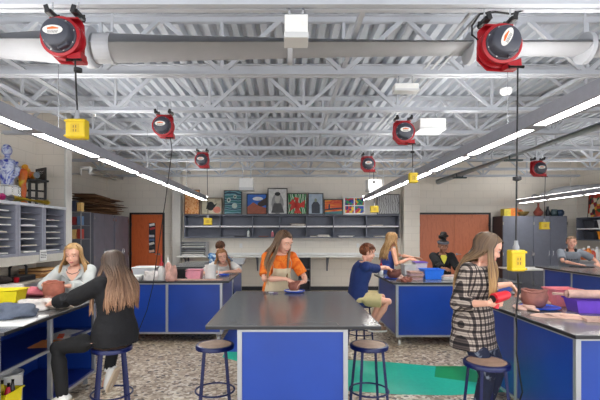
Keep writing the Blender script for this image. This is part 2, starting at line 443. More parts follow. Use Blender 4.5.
# white duct at the far right with elbow
d2 = thing('white_duct', 'white round duct with an elbow over the right cabinets', 'duct', (6.95, 10.9, 2.72))
M().tube([(0, .78, -.12), (0, .4, -.12), (0, .12, -.1), (.08, 0, -.04), (.25, -.06, 0), (.6, -.07, .03), (1.15, -.07, .06)], .11, 20).build('duct_run', d_in, d2)
M().ring((.6, -.07, .03), .113, .012, 24, 6, 'x').build('band', steelw, d2)
# conduit with offsets in the left alcove
cp = thing('white_conduit', 'white pipes with an offset bend high in the left alcove', 'pipe', (0, 0, 0))
A = at(74,175,8.4); 
M().tube([at(66,174,8.4), at(81,174,8.4), at(81,168,8.4), at(90,168,8.4), at(90,173,8.4), at(92,173.5,8.45)], .035, 10).build('offset_pipe', white, cp)
M().tube([at(91,169,8.4), at(122,178.5,11.69)], .04, 10).build('upper_pipe', white, cp)
M().tube([at(91,174,8.45), at(116,179.5,11.69)], .03, 10).build('lower_pipe', white, cp)

# ------------------------------------------------------------------ pendant lamps
def pendant(x, z, y0, y1, label, secs):
    r = thing('linear_pendant', label, 'light', (x, y0, z), 0, 'linear pendant lamps')
    L = y1-y0; w = .085; h = .1
    hs = mat('pendant_housing', (160,162,172), .4, .1, noise=.05)
    b = M(); b.box(-w, -w+.012, 0, L, -.004, h); b.box(w-.012, w, 0, L, -.004, h); b.box(-w+.012, w-.012, 0, L, h*.5, h*.5+.01); b.box(-w+.012, w-.012, 0, .01, 0, h); b.box(-w+.012, w-.012, L-.01, L, 0, h)
    b.box(-w+.012, -.046, 0, L, 0, .01); b.box(.046, w-.012, 0, L, 0, .01)
    for k in range(round(L/1.22)+1): b.box(-.046, .046, max(0, k*1.22-.073), min(L, k*1.22+.073), 0, .01)
    b.build('housing', hs, r, bevel=.003)
    n = round(L/1.22)
    for k in range(n):
        M().box(-.046, .046, k*1.22+.075, (k+1)*1.22-.075, .002, .008).build('lens', lens, r)
        M().box(-.07, .07, k*1.22+.03, (k+1)*1.22-.03, h-.004, h+.004).build('uplight_lens', uplens, r)
    k = .4
    while k < L:
        M().cyl((0, k, h*.5), (0, k, ZB+.02-z), .004, 6).build('suspension_cable', chrome, r); k += 2.44
    return r
zl = CAMH+.85
pendant(-2.14, zl, -1.41, 10.49, 'long pendant lamp line above the left tables', 10)
pendant(1.98, zl, -1.54, 10.36, 'long pendant lamp line above the right side of room', 10)
pendant(6.16, 2.4, 6.2, 11.05, 'far pendant lamp line in front of right grey cabinets', 4)
# white speaker / sensor boxes under the joists
def ceil_box(name, px0, px1, py0, py1, Y, depth, label, cat):
    a = at(px0, py0, Y); b = at(px1, py1, Y)
    r = thing(name, label, cat, ((a.x+b.x)/2, Y+depth/2, b.z)); w = b.x-a.x; h = a.z-b.z
    M().box(-w/2, w/2, -depth/2, depth/2, 0, h).build('case', white, r, bevel=.006)
    M().box(-w/2-.004, w/2+.004, -depth/2-.006, depth/2-.002, -.005, h*.22).build('lower_lip', mat('white_lip', (206,208,210), .4), r, bevel=.003)
    for s in (-1, 1):
        if b.z+h < ZB: M().cyl((s*w*.3, 0, h), (s*w*.3, 0, ZB-b.z+.01), .008, 6).build('hanger', chrome, r)
    return r
ceil_box('speaker_box', 284.5, 308, 14, 37, 2.8, .16, 'white box hung from nearest joist, in front of the duct', 'speaker')
ceil_box('speaker_box', 420, 446, 118, 129, 5.2, .3, 'white box hung beside the reel above the boy in blue', 'speaker')
ceil_box('speaker_box', 239, 253, 178, 190, 8.8, .3, 'white box hung above the blue swirl painting', 'speaker')
ceil_box('speaker_box', 368, 382, 179, 191, 9.4, .3, 'white box hung above the grey drawing', 'speaker')
sb = ceil_box('occupancy_sensor', 395, 419, 83, 90, 4.05, .12, 'flat white sensor box under the second joist', 'sensor')
o = M().lathe([(.0,-.05),(.045, -.05), (.055, -.03), (.055, 0)], 16, (0,0,0)).build('smoke_detector', white, loc=at(506, 92, 4.1)+V((0,0,.03))); tag(o, 'small round white detector right of the big red reel cord', 'detector')
# ------------------------------------------------------------------ cord reels
def make_reel(cord_pts, bumper, root, rot=0.0):
    # local frame: reel centre at origin, face towards -Y, 0.31 m wide
    T = Matrix.Rotation(PI/2, 4, 'X')      # z -> -y
    R = .152
    fl = M(); fl.lathe([(.05, .035), (R-.01, .035), (R, .03), (R, .012), (R-.02, .006), (R-.02, -.006)], 36, T=T)
    fl.build('front_flange', red, root)
    bk = M(); bk.lathe([(R-.02, -.006), (R-.02, -.05), (R, -.055), (R, -.07), (.03, -.075)], 36, T=T)
    bk.build('drum', red, root)
    bp = M(); pl = [(-.135, .14), (-.12, .165), (.11, .165), (.125, .14), (.13, .0), (.125, -.12), (.15, -.14), (.15, -.17), (.05, -.168), (-.06, -.16), (-.14, -.08)]
    bp.prism(pl, -.1, -.09, T); bp.obox((0, .06, .165), .22, .08, .012); bp.build('mounting_plate', red, root, bevel=.003)
    g = M(); g.prism([(.04, -.14), (.15, -.105), (.155, -.17), (.06, -.17)], -.085, .02, T); g.build('cord_guide', red, root, bevel=.006)
    M().tube([(.05, -.03, -.178), (.16, -.03, -.178)], .012, 8).build('guide_roller', black, root)
    cv = M(); cv.lathe([(.13, .034), (.128, .045), (.118, .05), (.112, .07), (.106, .1), (.094, .11), (.0, .113)], 40, T=T); 
    c = cv.build('cover', charcoal, root)
    fp = M(); fp.prism([(.02, -.125), (.09, -.09), (.085, -.03), (.05, -.02), (-.01, -.06)], .05, .095, T); fp.build('spring_cap', charcoal, c, bevel=.008)
    TL = T @ Matrix.Translation((-.008, .01, 0)) @ Matrix.Rotation(rot, 4, 'Z') @ Matrix.Translation((0, -.035, 0)); lb = M(); lb.prism([(.074*math.cos(t*PI/12), .034*math.sin(t*PI/12)+.035) for t in range(24)], .113, .1155, TL); l = lb.build('label', mat('label_white', (232,230,226), .35, noise=.03), c)
    mk = M(); mk.prism([(-.042, .047), (.0, .058), (.046, .047), (.042, .04), (-.038, .036)], .1155, .1165, TL); mk.build('logo', mat('logo_orange', (228,110,40), .4, noise=.03), l)
    tx = M()
    for yy in (.03, .022, .015):
        x = -.04
        while x < .036:
            w = rnd(.004, .012); tx.prism([(x, yy), (x+w, yy), (x+w, yy-.004), (x, yy-.004)], .1155, .1162, TL); x += w+.003
    tx.build('fine_print', mat('print_grey', (70,72,80), .5), l)
    for k in range(8):
        a = 2*PI*(k+.4)/8
        M().ell((math.cos(a)*.118, -.049, math.sin(a)*.118), (.007, .005, .007), 8, 6).build('screw', chrome, root)
    for s in (-1, 1):
        b = M(); b.obox((s*.1, .05, .2), .05, .14, .03); b.obox((s*.1, -.03, .21), .035, .012, .06, ry=.3*s); b.obox((s*.1, .12, .21), .035, .012, .06)
        b.build('clamp', black, root, bevel=.004)
        M().cyl((s*.1, .05, .18), (s*.1, .05, .3), .007, 8).build('bolt', chrome, root)
    M().tube(cord_pts, .0065, 8).build('cord', rubber, root)
    if bumper:
        p = V(bumper); M().lathe([(.012, -.018), (.03, -.012), (.03, .012), (.012, .018)], 14, p).build('cord_stop', black, root)
def outlet_box(p, w, h, label, sx=1):
    r = thing('outlet_box', label, 'outlet', p, 0, 'yellow outlet boxes on cords')
    M().box(-w/2, w/2, -.035, .035, 0, h).build('case', yellow, r, bevel=.008)
    M().box(-w/2-.006, w/2+.006, -.042, -.03, .008, h*.16).build('lower_flange', yellow, r, bevel=.003)
    M().box(-w/2-.006, w/2+.006, -.042, -.03, h*.84, h-.008).build('upper_flange', yellow, r, bevel=.003)
    s = M().box(-w*.22, w*.22, -.0375, -.034, h*.28, h*.72).build('socket_plate', mat('yellow_dark', (206,170,20), .45, noise=.05), r)
    for zz in (.38, .58):
        o = M()
        for xx in (-.008, .008): o.box(xx-.002, xx+.002, -.0385, -.037, h*zz-.008, h*zz+.008)
        o.build('socket', black, s)
    M().lathe([(.02, h), (.02, h+.02), (.013, h+.035), (.012, h+.06)], 12).build('cord_grip', mat('grip_grey', (150,152,158), .5, noise=.05), r)
    return r
def reel(px, py, Y, label, box=None, boxpx=(0, 0), end=None, bump=None, rot=0, boxlabel=None):
    c = at(px, py, Y); r = thing('cord_reel', label, 'reel', c, 0, 'red cord reels')
    s0 = V((.115, -.03, -.17))*.86
    if box:
        bt = at(box[0], box[1], Y-.03)-c
        pts = [s0, s0.lerp(bt, .5), bt+V((0, 0, .03))]
        s = boxpx
        outlet_box(at(box[0], box[1]+boxpx[1]/1.0, Y-.03), boxpx[0]*Y/F_PX, boxpx[1]*Y/F_PX, boxlabel)
    else: pts = [s0]+[V(q)-c for q in end]
    bm_ = None
    if bump is not None: 
        bm_ = at(bump[0], bump[1], Y-.03)-c
    k_ = .86; r.scale = (k_, k_, k_)
    make_reel([p/k_ for p in pts], None if bm_ is None else bm_/k_, r, rot)
    return r
reel(62, 38, 2.72, 'large red cord reel at upper left, nearest on the left', (77.5, 120), (19, 19), bump=(78, 70), boxlabel='yellow outlet box under the large upper left reel')
reel(500.5, 45, 2.72, 'large red cord reel at upper right, nearest on the right', (516, 250), (13.5, 21), bump=(517, 178.5), rot=1.1, boxlabel='yellow outlet box hanging beside the girl in plaid')
reel(163, 126, 5.15, 'red cord reel with long loose cord above the left blue table', end=[at(172,150,5.12), at(165.5,200,5.3), at(158,250,5.6), at(153,285,5.85), at(147,310,5.85), at(139,330,5.8), at(134,339,5.75), on(128,347,.01), on(118,350,.01), on(100,349,.01)])
reel(404, 132, 5.15, 'red cord reel with short cord above the boy in blue', (412.8, 173), (8, 10), bump=(412.5, 152), boxlabel='small yellow outlet box against the right pendant lamp')
reel(202, 160, 7.58, 'small red cord reel above the left end of paintings', (208, 218), (8, 7), boxlabel='small yellow outlet box in front of shelf left bay')
reel(368, 164, 7.58, 'small red cord reel above the grey drawing', (374.2, 206), (8, 6.5), bump=(374, 182), boxlabel='small yellow outlet box left of the grey drawing')
reel(539, 168.5, 7.58, 'small red cord reel above the right grey cabinets', (544.2, 222), (8.5, 7.5), boxlabel='small yellow outlet box before the right grey cabinet doors')
# the appliance cord that leaves the near right outlet box
a = at(517.5, 273, 2.72)
o = M().tube([a, at(518.5,290,2.75), on(519,312,.94)+V((-.02,0,.02)), on(516,318,.925), (1.93, 3.5, .8), (1.9, 3.45, .6), (1.92, 3.4, .3), (1.9, 3.5, .02)], .006, 8).build('appliance_cord', rubber); tag(o, 'black cord dropping from the outlet box beside the plaid girl', 'cord')
# supply cords at the near right reel
o = M().tube([at(478,40,2.8), at(472,35,2.8), at(472,26,2.85), at(480,14,2.9), at(495,12,2.9), at(512,14,2.9), at(524,10,2.9), at(528,2,2.9)], .007, 8).build('supply_cable', rubber); tag(o, 'black cable looping behind the large upper right reel', 'cable')

# ------------------------------------------------------------------ tables
TZ = .91
def frame_table(name, label, top, base, post_y=(), post_x=(), panels='nsew', open_side=None, casters=True, z0=.15):
    x0, x1, y0, y1 = top; bx0, bx1, by0, by1 = base
    cx, cy = (x0+x1)/2, (y0+y1)/2
    r = thing(name, label, 'table', (cx, cy, 0), 0, 'blue workshop tables')
    x0 -= cx; x1 -= cx; bx0 -= cx; bx1 -= cx; y0 -= cy; y1 -= cy; by0 -= cy; by1 -= cy
    M().box(x0, x1, y0, y1, TZ-.006, TZ).build('worktop', topm, r, bevel=.002)
    M().box(x0+.002, x1-.002, y0+.002, y1-.002, TZ-.03, TZ-.0062).build('worktop_edge', tope, r, bevel=.003)
    h = .018; zt = TZ-.031
    corners = [(bx0, by0), (bx1, by0), (bx0, by1), (bx1, by1)]
    pts = [(bx0+h, by0+h), (bx1-h, by0+h), (bx0+h, by1-h), (bx1-h, by1-h)]
    for px in post_x: pts += [(px-cx, by0+h)]
    for py in post_y: pts += [(bx0+h if open_side == 'w' else bx1-h, py-cy)]
    for (px, py) in pts: M().box(px-h, px+h, py-h, py+h, z0-.02, zt).build('post', alu, r, bevel=.003)
    i = h*2
    for zz in (z0-.018, zt-.025):
        for (a, b, c, d) in ((bx0+i, bx1-i, by0+.004, by0+i-.004), (bx0+i, bx1-i, by1-i+.004, by1-.004), (bx0+.004, bx0+i-.004, by0+i, by1-i), (bx1-i+.004, bx1-.004, by0+i, by1-i)):
            M().box(a, b, c, d, zz, zz+.025).build('rail', alu, r)
    z1 = zt-.026; zb = z0+.008
    def panel(a, b, c, d, n='panel'): M().box(a, b, c, d, zb, z1).build(n, blue, r)
    if 's' in panels:
        xs = [bx0+i]+[v for px in sorted(post_x) for v in (px-cx-h, px-cx+h)]+[bx1-i]
        for k in range(0, len(xs), 2): panel(xs[k], xs[k+1], by0+h-.006, by0+h+.006)
    if 'n' in panels: panel(bx0+i, bx1-i, by1-h-.006, by1-h+.006)
    if 'w' in panels: panel(bx0+h-.006, bx0+h+.006, by0+i, by1-i)
    if 'e' in panels: panel(bx1-h-.006, bx1-h+.006, by0+i, by1-i)
    if casters:
        for (a, b) in ((bx0+.06, by0+.06), (bx1-.06, by0+.06), (bx0+.06, by1-.06), (bx1-.06, by1-.06)):
            c = M(); c.box(a-.03, a+.03, b-.03, b+.03, z0-.03, z0-.018); c.box(a-.024, a-.018, b-.02, b+.03, .03, z0-.03); c.box(a+.018, a+.024, b-.02, b+.03, .03, z0-.03)
            cc = c.build('caster', chrome, r)
            M().lathe([(.02, -.015), (.038, -.013), (.038, .013), (.02, .015)], 20, (a, b+.01, .038), Matrix.Rotation(PI/2, 3, 'Y')).build('wheel', mat('caster_wheel', (226,224,220), .5, noise=.05), cc)
    return r
frame_table('work_table', 'dark topped blue work table in the centre foreground, girl in orange behind it', (-.62, .70, 3.10, 4.98), (-.385, .455, 3.14, 4.94))
frame_table('work_table', 'blue panelled table behind the left stool, bottles and bins on it', (-2.66, -.86, 6.03, 7.28), (-2.58, -.96, 6.06, 7.22), post_x=(-1.77,))
frame_table('work_table', 'blue panelled table at back left near the paper tray rack', (-2.5, -1.05, 8.6, 10.3), (-2.4, -1.14, 8.66, 10.24))
frame_table('work_table', 'blue panelled table right of centre with blue bin and clay pots', (1.47, 3.3, 5.85, 7.12), (1.53, 3.22, 5.88, 7.04), post_x=(2.36,))
frame_table('work_table', 'blue table at far right where the boy in grey leans', (5.2, 6.6, 6.4, 8.74), (5.29, 6.5, 6.5, 8.6), post_y=(7.75,), open_side='w')
tD = frame_table('work_table', 'blue table in the right foreground with purple bin and big pot', (1.955, 3.4, 2.82, 4.7), (2.0, 3.3, 2.88, 4.5), post_y=(3.66,), open_side='w', panels='snew')
tE = frame_table('work_table', 'open sided blue table in left foreground with shelves under it', (-3.45, -1.985, 2.9, 4.72), (-3.35, -2.08, 2.97, 4.5), post_y=(3.66,), open_side='e', panels='snw', casters=False, z0=.12)
cx, cy = (-3.45-1.985)/2, (2.9+4.72)/2
M().box(-3.3-cx, -2.085-cx, 3.01-cy, 4.46-cy, .57, .588).build('middle_shelf', mat('shelf_blue', (24,46,134), .3, noise=.06), tE)
M().box(-2.1-cx, -2.08-cx, 3.01-cy, 4.46-cy, .566, .59).build('shelf_edge', alu, tE)
M().box(-3.3-cx, -2.085-cx, 3.01-cy, 4.46-cy, .128, .146).build('bottom_shelf', mat('shelf_blue', (24,46,134), .3), tE)
for (x, y) in ((-2.16, 3.05), (-2.16, 4.42), (-3.27, 3.05), (-3.27, 4.42)):
    M().cyl((x-cx, y-cy, 0), (x-cx, y-cy, .1), .025, 10).build('foot', alu, tE)
M().box(-2.7-cx, -2.69-cx, 3.01-cy, 4.46-cy, .15, .56).build('back_panel', blue, tE)
M().box(-2.7-cx, -2.69-cx, 3.01-cy, 4.46-cy, .59, .84).build('back_panel', blue, tE)

# stools
st = thing('stool', 'blue metal stool with wood seat, left of the central table', 'stool', (0, 0, 0), 0, 'blue stools')
seat = M().lathe([(.0, .57), (.15, .57), (.17, .575), (.172, .6), (.165, .61), (.148, .612), (.146, .606), (.0, .606)], 32).build('seat', blue_dk, st)
M().lathe([(.145, .604), (.144, .611), (.0, .6125)], 32).build('wood_inset', wood, seat)
for k in range(4):
    a = PI/4+k*PI/2; c, s = math.cos(a), math.sin(a)
    lg = M().tube([(.13*c, .13*s, .575), (.19*c, .19*s, .012)], .0125, 10).build('leg', blue_dk, st)
    M().lathe([(.016, 0), (.017, .03), (.012, .035)], 10, (.19*c, .19*s, 0)).build('foot_cap', black, lg)
M().ring((0, 0, .2), .172, .0085, 36, 8).build('foot_ring', blue_dk, st)
p = on(215, 344, .61); st.location = (p.x, p.y, 0); st.rotation_euler.z = .15
p = on(369, 344, .61); dup(st, (p.x, p.y, 0), .15, 'blue metal stool with wood seat, right of the central table', 'blue stools')
p = on(486.5, 361, .61); dup(st, (p.x, p.y, 0), .1, 'blue metal stool with wood seat behind which the plaid girl stands', 'blue stools')
STOOL4 = on(112, 346, .61); dup(st, (STOOL4.x, STOOL4.y, 0), .5, 'blue metal stool under the girl in black sweater', 'blue stools')
dup(st, (1.02, 5.85, 0), .3, 'blue metal stool under the boy in blue sweatshirt', 'blue stools')
for (x, y, l) in ((-2.55, 5.05, 'girl in grey hoodie'), (-1.24, 7.72, 'girl in white shirt'), (-1.42, 8.13, 'person in blue plaid'), (2.82, 7.75, 'woman in black'), (6.2, 9.16, 'boy in grey')):
    dup(st, (x, y, 0), rnd(0, 1), 'stool under the '+l, 'blue stools')

# ------------------------------------------------------------------ wall shelf with pictures
XS0, XS1 = at(183.5, 0, 11.35).x, at(400, 0, 11.35).x
zt, zb, zm = at(0, 214.5, 11.35).z, at(0, 238, 11.35).z, at(0, 226.5, 11.35).z
sh = thing('wall_shelf_unit', 'long grey open wall shelf unit under the row of paintings', 'shelf', ((XS0+XS1)/2, 11.52, zb))
W = XS1-XS0; h = zt-zb
M().box(-W/2, W/2, -.17, .17, h-.03, h).build('top_board', greycab, sh); M().box(-W/2, W/2, -.17, .17, 0, .03).build('bottom_board', greycab, sh)
M().box(-W/2, W/2, .155, .17, .03, h-.03).build('back_board', greycab, sh)
SX = [183.5, 187, 220, 253, 279.5, 306.5, 334, 366, 399.5]
for px in (184.5, 220, 252.5, 279.5, 306.5, 333.5, 366.5, 399):
    X = at(px, 0, 11.35).x-(XS0+XS1)/2; X = max(-W/2+.012, min(W/2-.012, X))
    M().box(X-.012, X+.012, -.168, .155, .03, h-.03).build('divider', greycab, sh)
bays = [184.5, 220, 252.5, 279.5, 306.5, 333.5, 366.5, 399]
for k in range(7):
    a = at(bays[k], 0, 11.35).x-(XS0+XS1)/2+.014; b = at(bays[k+1], 0, 11.35).x-(XS0+XS1)/2-.014
    s_ = M().box(a, b, -.165, .155, zm-zb-.012, zm-zb+.012).build('middle_shelf', greycab, sh)
    M().box(a, b, -.171, -.165, zm-zb-.02, zm-zb+.02).build('shelf_lip', mat('shelf_lip_white', (226,226,228), .45, noise=.03), s_)
def frame_pic(px0, px1, py0, py1, label, fr_col, canvas, extra=None, depth=.03, tilt=.06):
    Y = 11.42; a = at(px0, 0, Y).x; b = at(px1, 0, Y).x; H = (at(0,py0,Y).z-zt)
    r = thing('framed_picture', label, 'picture', ((a+b)/2, Y, zt+.002), 0, 'artworks on top of the wall shelf')
    w = b-a; fw = .025
    f = M(); f.box(-w/2, w/2, 0, depth, 0, fw); f.box(-w/2, w/2, 0, depth, H-fw, H); f.box(-w/2, -w/2+fw, 0, depth, fw, H-fw); f.box(w/2-fw, w/2, 0, depth, fw, H-fw)
    f.build('frame', mat('frame_%d_%d_%d' % fr_col, fr_col, .4, noise=.08), r)
    M().box(-w/2+fw, w/2-fw, .008, depth-.004, fw, H-fw).build('canvas', canvas, r)
    if extra:
        for li, (nm, polys, m_) in enumerate(extra):
            q = M()
            for pl in polys: q.prism([((x-.5)*(w-2*fw), fw+y*(H-2*fw)) for x, y in pl], -.0085, -.006+li*.001, Matrix.Rotation(PI/2, 4, 'X'))
            q.build(nm, m_, r)
    r.rotation_euler.x = -tilt
    return r
def circ(x, y, rx, ry, n=14): return [(x+rx*math.cos(2*PI*i/n), y+ry*math.sin(2*PI*i/n)) for i in range(n)]
pm = lambda n, c: mat('paint_'+n, c, .5, noise=.15, scale=12)
frame_pic(184, 199.5, 189.5, 214.5, 'orange and purple swirl painting, leftmost above the shelf', (120,78,52), ramp_mat('art_orange', [(92,62,110), (226,140,60), (246,196,140), (224,120,40), (60,50,90)], 'NOISE', 5, .5, 2, 2.5))
frame_pic(201, 222, 197.5, 214.5, 'beige abstract painting with black and pink shapes', (110,92,70), ramp_mat('art_beige', [(170,160,140), (206,196,170), (150,140,124)], 'NOISE', 6, .5), [('black_shape', [circ(.45,.5,.2,.3), [(.2,.3), (.5,.35), (.3,.8)], [(.5,.5), (.8,.7), (.6,.3)]], pm('blk', (26,26,30))), ('pink_shape', [circ(.78,.25,.2,.22)], pm('pnk', (214,126,104)))])
frame_pic(223.5, 242, 190, 214.5, 'teal swirl painting with round eye shapes', (58,44,36), ramp_mat('art_teal', [(20,34,60), (40,130,150), (150,190,190), (30,80,120), (20,120,110)], 'RINGS', 2.2, .45, 2, 6), [('pale_rings', [circ(.25,.6,.12,.11), circ(.62,.75,.1,.09), circ(.6,.35,.16,.12)], pm('ring', (190,206,196))), ('dark_dots', [circ(.25,.6,.06,.055), circ(.62,.75,.05,.045)], pm('dot', (20,30,50)))])
frame_pic(246.5, 267, 193.5, 214.5, 'painting of a brown building under blue sky', (40,34,34), pm('sky', (52,110,200)), [('cloud', [circ(.55,.78,.28,.1)], pm('cloud', (230,232,236))), ('dark_wall', [[(.55,.3), (1,.45), (1,.85), (.55,.55)]], pm('dw', (60,46,44))), ('building', [[(0,.05), (0,.35), (.3,.6), (.62,.4), (1,.3), (1,0), (0,0)]], pm('bld', (160,86,62)))])
frame_pic(267.5, 287.5, 188, 213, 'black and white portrait drawing in a dark frame', (46,48,52), pm('pale', (214,214,212)), [('sketch_shadow', [circ(.5,.4,.34,.42)], pm('g1', (150,150,150))), ('sketch_body', [[(.15,.03), (.3,.42), (.7,.42), (.88,.03)]], pm('g2', (84,84,86))), ('sketch_head', [circ(.5,.62,.15,.2)], pm('g3', (186,184,180))), ('sketch_hair', [circ(.5,.8,.16,.08)], pm('g4', (48,48,50)))])
frame_pic(287.5, 307, 193, 214, 'painting of a red flower among green leaves', (44,40,36), ramp_mat('art_leaf', [(20,90,50), (60,160,80), (236,240,230), (30,120,60)], 'WAVE', 3, .5, 2, 5), [('petals', [[(.5,.4), (.05,.1), (.2,.55)], [(.5,.4), (.3,.85), (.6,.8)], [(.5,.4), (.95,.7), (.9,.3)], [(.5,.4), (.75,.02), (.3,.02)], [(.5,.4), (.02,.5), (.25,.75)], circ(.5,.4,.2,.18)], pm('petal', (214,60,48)))])
frame_pic(308, 323.5, 193, 214, 'pale blue painting of a tall dark rounded form', (72,72,76), ramp_mat('art_palesky', [(196,206,216), (160,180,200), (210,214,218)], 'NOISE', 3, .5), [('dark_form', [[(.2,.02), (.2,.45), (.35,.6), (.65,.6), (.8,.45), (.8,.02)]], pm('form', (66,72,84))), ('light_form', [circ(.5,.68,.1,.1)], pm('lform', (140,150,130)))])
frame_pic(324, 343, 199, 214, 'red and yellow sunset landscape painting', (60,70,60), ramp_mat('art_sun', [(230,190,60), (226,120,40), (206,60,40), (240,160,60)], 'NOISE', 2.5, .5, 2, 1, stretch=(1,1,4)), [('dark_land', [[(0,.32), (.2,.36), (.22,.7), (.3,.7), (.3,.4), (1,.45), (1,.36), (0,.22)]], pm('land', (40,44,70))), ('water', [[(0,.0), (0,.12), (1,.2), (1,0)]], pm('wat', (70,130,140)))])
qc = [(200,40,44), (236,200,40), (40,80,180), (30,150,90)]
ex = []
for i in range(4):
    ox, oy = (.04 if i % 2 == 0 else .53), (.04 if i < 2 else .53)
    ex.append(('colour_block', [[(ox, oy), (ox+.43, oy), (ox+.43, oy+.43), (ox, oy+.43)]], ramp_mat('quad_%d' % i, [qc[i], (40,40,120), qc[(i+1) % 4], (200,50,60), qc[(i+2) % 4]], 'VOR', 14, .5, hard=True)))
frame_pic(343.5, 365.5, 196.5, 214, 'white framed picture of four colourful square panels', (224,224,222), pm('wht', (238,238,236)), ex)
frame_pic(377, 400, 194, 214, 'grey scribbled line drawing, rightmost above the shelf', (62,62,66), ramp_mat('art_grey', [(60,60,64), (220,220,220), (120,122,124), (200,200,202)], 'WAVE', 5, .5, 4, 9))

# small items on the wall shelf
def put(o, label, cat, group=None): return tag(o, label, cat, group)
def bottle(px, py, Y, z, r, h, col, label, cap=(240,240,240), name='bottle', group=None, cat='bottle', X=None):
    x = at(px, 0, Y).x if X is None else X
    t = thing(name, label, cat, (x, Y, z), 0, group)
    M().lathe([(r*.92, 0), (r, r*.1), (r, h*.6), (r*.85, h*.72), (r*.35, h*.82), (r*.33, h*.86)], 16).build('body', mat('bottle_%d_%d_%d' % col, col, .35, noise=.06), t)
    M().lathe([(r*.42, h*.84), (r*.42, h*.95), (r*.2, h)], 12).build('cap', mat('cap_%d_%d_%d' % cap, cap, .4, noise=.04), t)
    return t
zs = zb+.031; zms = zm+.013
bottle(248.5, 0, 11.45, zs, .04, .21, (220,226,226), 'clear bottle in lower shelf bay beside a dark tray', (60,120,110))
bottle(272.5, 0, 11.45, zs, .04, .17, (214,120,130), 'small pink bottle on lower shelf above the standing girl')
bottle(278, 0, 11.45, zs, .04, .14, (236,236,236), 'small white bottle on lower shelf right of pink bottle', (200,200,200))
def stack_sheets(px0, px1, Y, z, h, cols, label, name='paper_stack', cat='paper', group=None, d=.2):
    a = at(px0,0,Y).x; b = at(px1,0,Y).x; t = thing(name, label, cat, ((a+b)/2, Y, z), 0, group)
    n = max(2, int(h/.012)); w = b-a
    for k in range(n):
        M().obox((rnd(-.02,.02), rnd(-.01,.01), (k+.5)*h/n), w*rnd(.8,1), d*rnd(.85,1), h/n*.95, rnd(-.06,.06)).build('sheet', mat('sheet_%d' % (k % len(cols))+label[:6], cols[k % len(cols)], .7, noise=.1), t)
    return t
stack_sheets(290.5, 305.5, 11.44, zms, .07, [(226,222,214), (150,130,120), (200,196,190)], 'books and papers on middle shelf under the flower painting')
stack_sheets(317, 330, 11.44, zs, .06, [(230,228,222), (200,196,188)], 'white papers on the lower shelf, fifth bay')
stack_sheets(310, 317, 11.44, zs, .03, [(210,208,202), (180,170,160)], 'thin papers left of taller white stack, fifth bay')
stack_sheets(338, 354, 11.44, zs, .035, [(224,224,222), (190,190,188)], 'flat papers in lower shelf bay, sixth bay')
stack_sheets(370, 383, 11.44, zms, .035, [(196,180,170), (180,176,170)], 'flat books on middle shelf at the right end')
stack_sheets(373, 386, 11.44, zs, .03, [(214,212,206), (180,176,170)], 'thin papers on lower shelf at the right end')
stack_sheets(234, 246, 11.44, zs, .03, [(40,40,46), (60,58,60)], 'dark tray left of the clear bottle on shelf', 'tray', 'tray')
stack_sheets(258, 269, 11.44, zs, .025, [(120,80,66), (140,90,70)], 'brown flat box on lower shelf left of pink bottle', 'flat_box', 'box')

# paper tray rack on the counter
X0, X1 = at(181.5,0,11.2).x, at(206.5,0,11.2).x; z1 = at(0,242,11.2).z
tr = thing('paper_tray_rack', 'grey metal rack of paper trays at left end of back counter', 'rack', ((X0+X1)/2, 11.3, 1.001)); w = X1-X0; h = z1-1.0
f = M()
for s in (-1, 1): f.box(s*w/2-.008, s*w/2+.008, -.2, .2, 0, h)
f.box(-w/2, w/2, -.2, .2, h-.01, h); f.box(-w/2, w/2, .19, .2, 0, h); f.build('frame', mat('rack_grey', (176,178,184), .4, .3, noise=.05), tr)
for k in range(5):
    s_ = M().box(-w/2+.008, w/2-.008, -.2, .19, h*k/5, h*k/5+.01).build('tray', mat('rack_grey', (176,178,184)), tr)
    M().box(-w/2+.03, w/2-.06, -.19, .15, h*k/5+.011, h*k/5+rnd(.02,.05)).build('paper_pile', [paper, mat('dark_paper', (90,90,96), .7)][k == 2], s_)

# ------------------------------------------------------------------ cabinets
def locker(name, label, x0, x1, y0, y1, h, face, doors, mats=greycab, splits=None):
    cx, cy = (x0+x1)/2, (y0+y1)/2; r = thing(name, label, 'cabinet', (cx, cy, 0), 0, 'tall grey cabinets'); a, b = (x1-x0)/2, (y1-y0)/2
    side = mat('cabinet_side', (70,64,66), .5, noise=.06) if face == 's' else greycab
    M().box(-a, a, -b, b, .08, h).build('body', greycab, r, bevel=.003); M().box(-a+.03, a-.03, -b+.03, b-.03, 0, .08).build('plinth', dk, r)
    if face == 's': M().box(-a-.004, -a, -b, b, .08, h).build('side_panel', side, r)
    for k in range(doors):
        if face == 's':
            u0 = -a+2*a*k/doors+.004; u1 = -a+2*a*(k+1)/doors-.004
            d = M().box(u0, u1, -b-.02, -b, .1, h-.01).build('door', mats, r, bevel=.002)
            hx = u1-.05 if k % 2 == 0 else u0+.05
            M().tube([(hx, -b-.02, 1.0), (hx, -b-.05, 1.02), (hx, -b-.05, 1.14), (hx, -b-.02, 1.16)], .008, 8).build('handle', chrome, d)
            for zz in (.3, 1.05, h-.2):
                hh = u0 if k % 2 == 0 else u1
                M().box(hh-.012, hh+.012, -b-.026, -b-.018, zz-.04, zz+.04).build('hinge', chrome, d)
        else:
            u0 = -b+2*b*k/doors+.004; u1 = -b+2*b*(k+1)/doors-.004
            d = M().box(a, a+.02, u0, u1, .1, h-.01).build('door', mats, r, bevel=.002)
            hy = u1-.05 if k % 2 == 0 else u0+.05
            M().tube([(a+.02, hy, 1.05), (a+.05, hy, 1.07), (a+.05, hy, 1.19), (a+.02, hy, 1.21)], .008, 8).build('handle', chrome, d)
            hh = u0+.03 if k % 2 == 0 else u1-.03
            for zz in (.3, 1.05, h-.12): M().box(a+.018, a+.026, hh-.02, hh+.02, zz-.04, zz+.04).build('hinge', chrome, d)
    return r
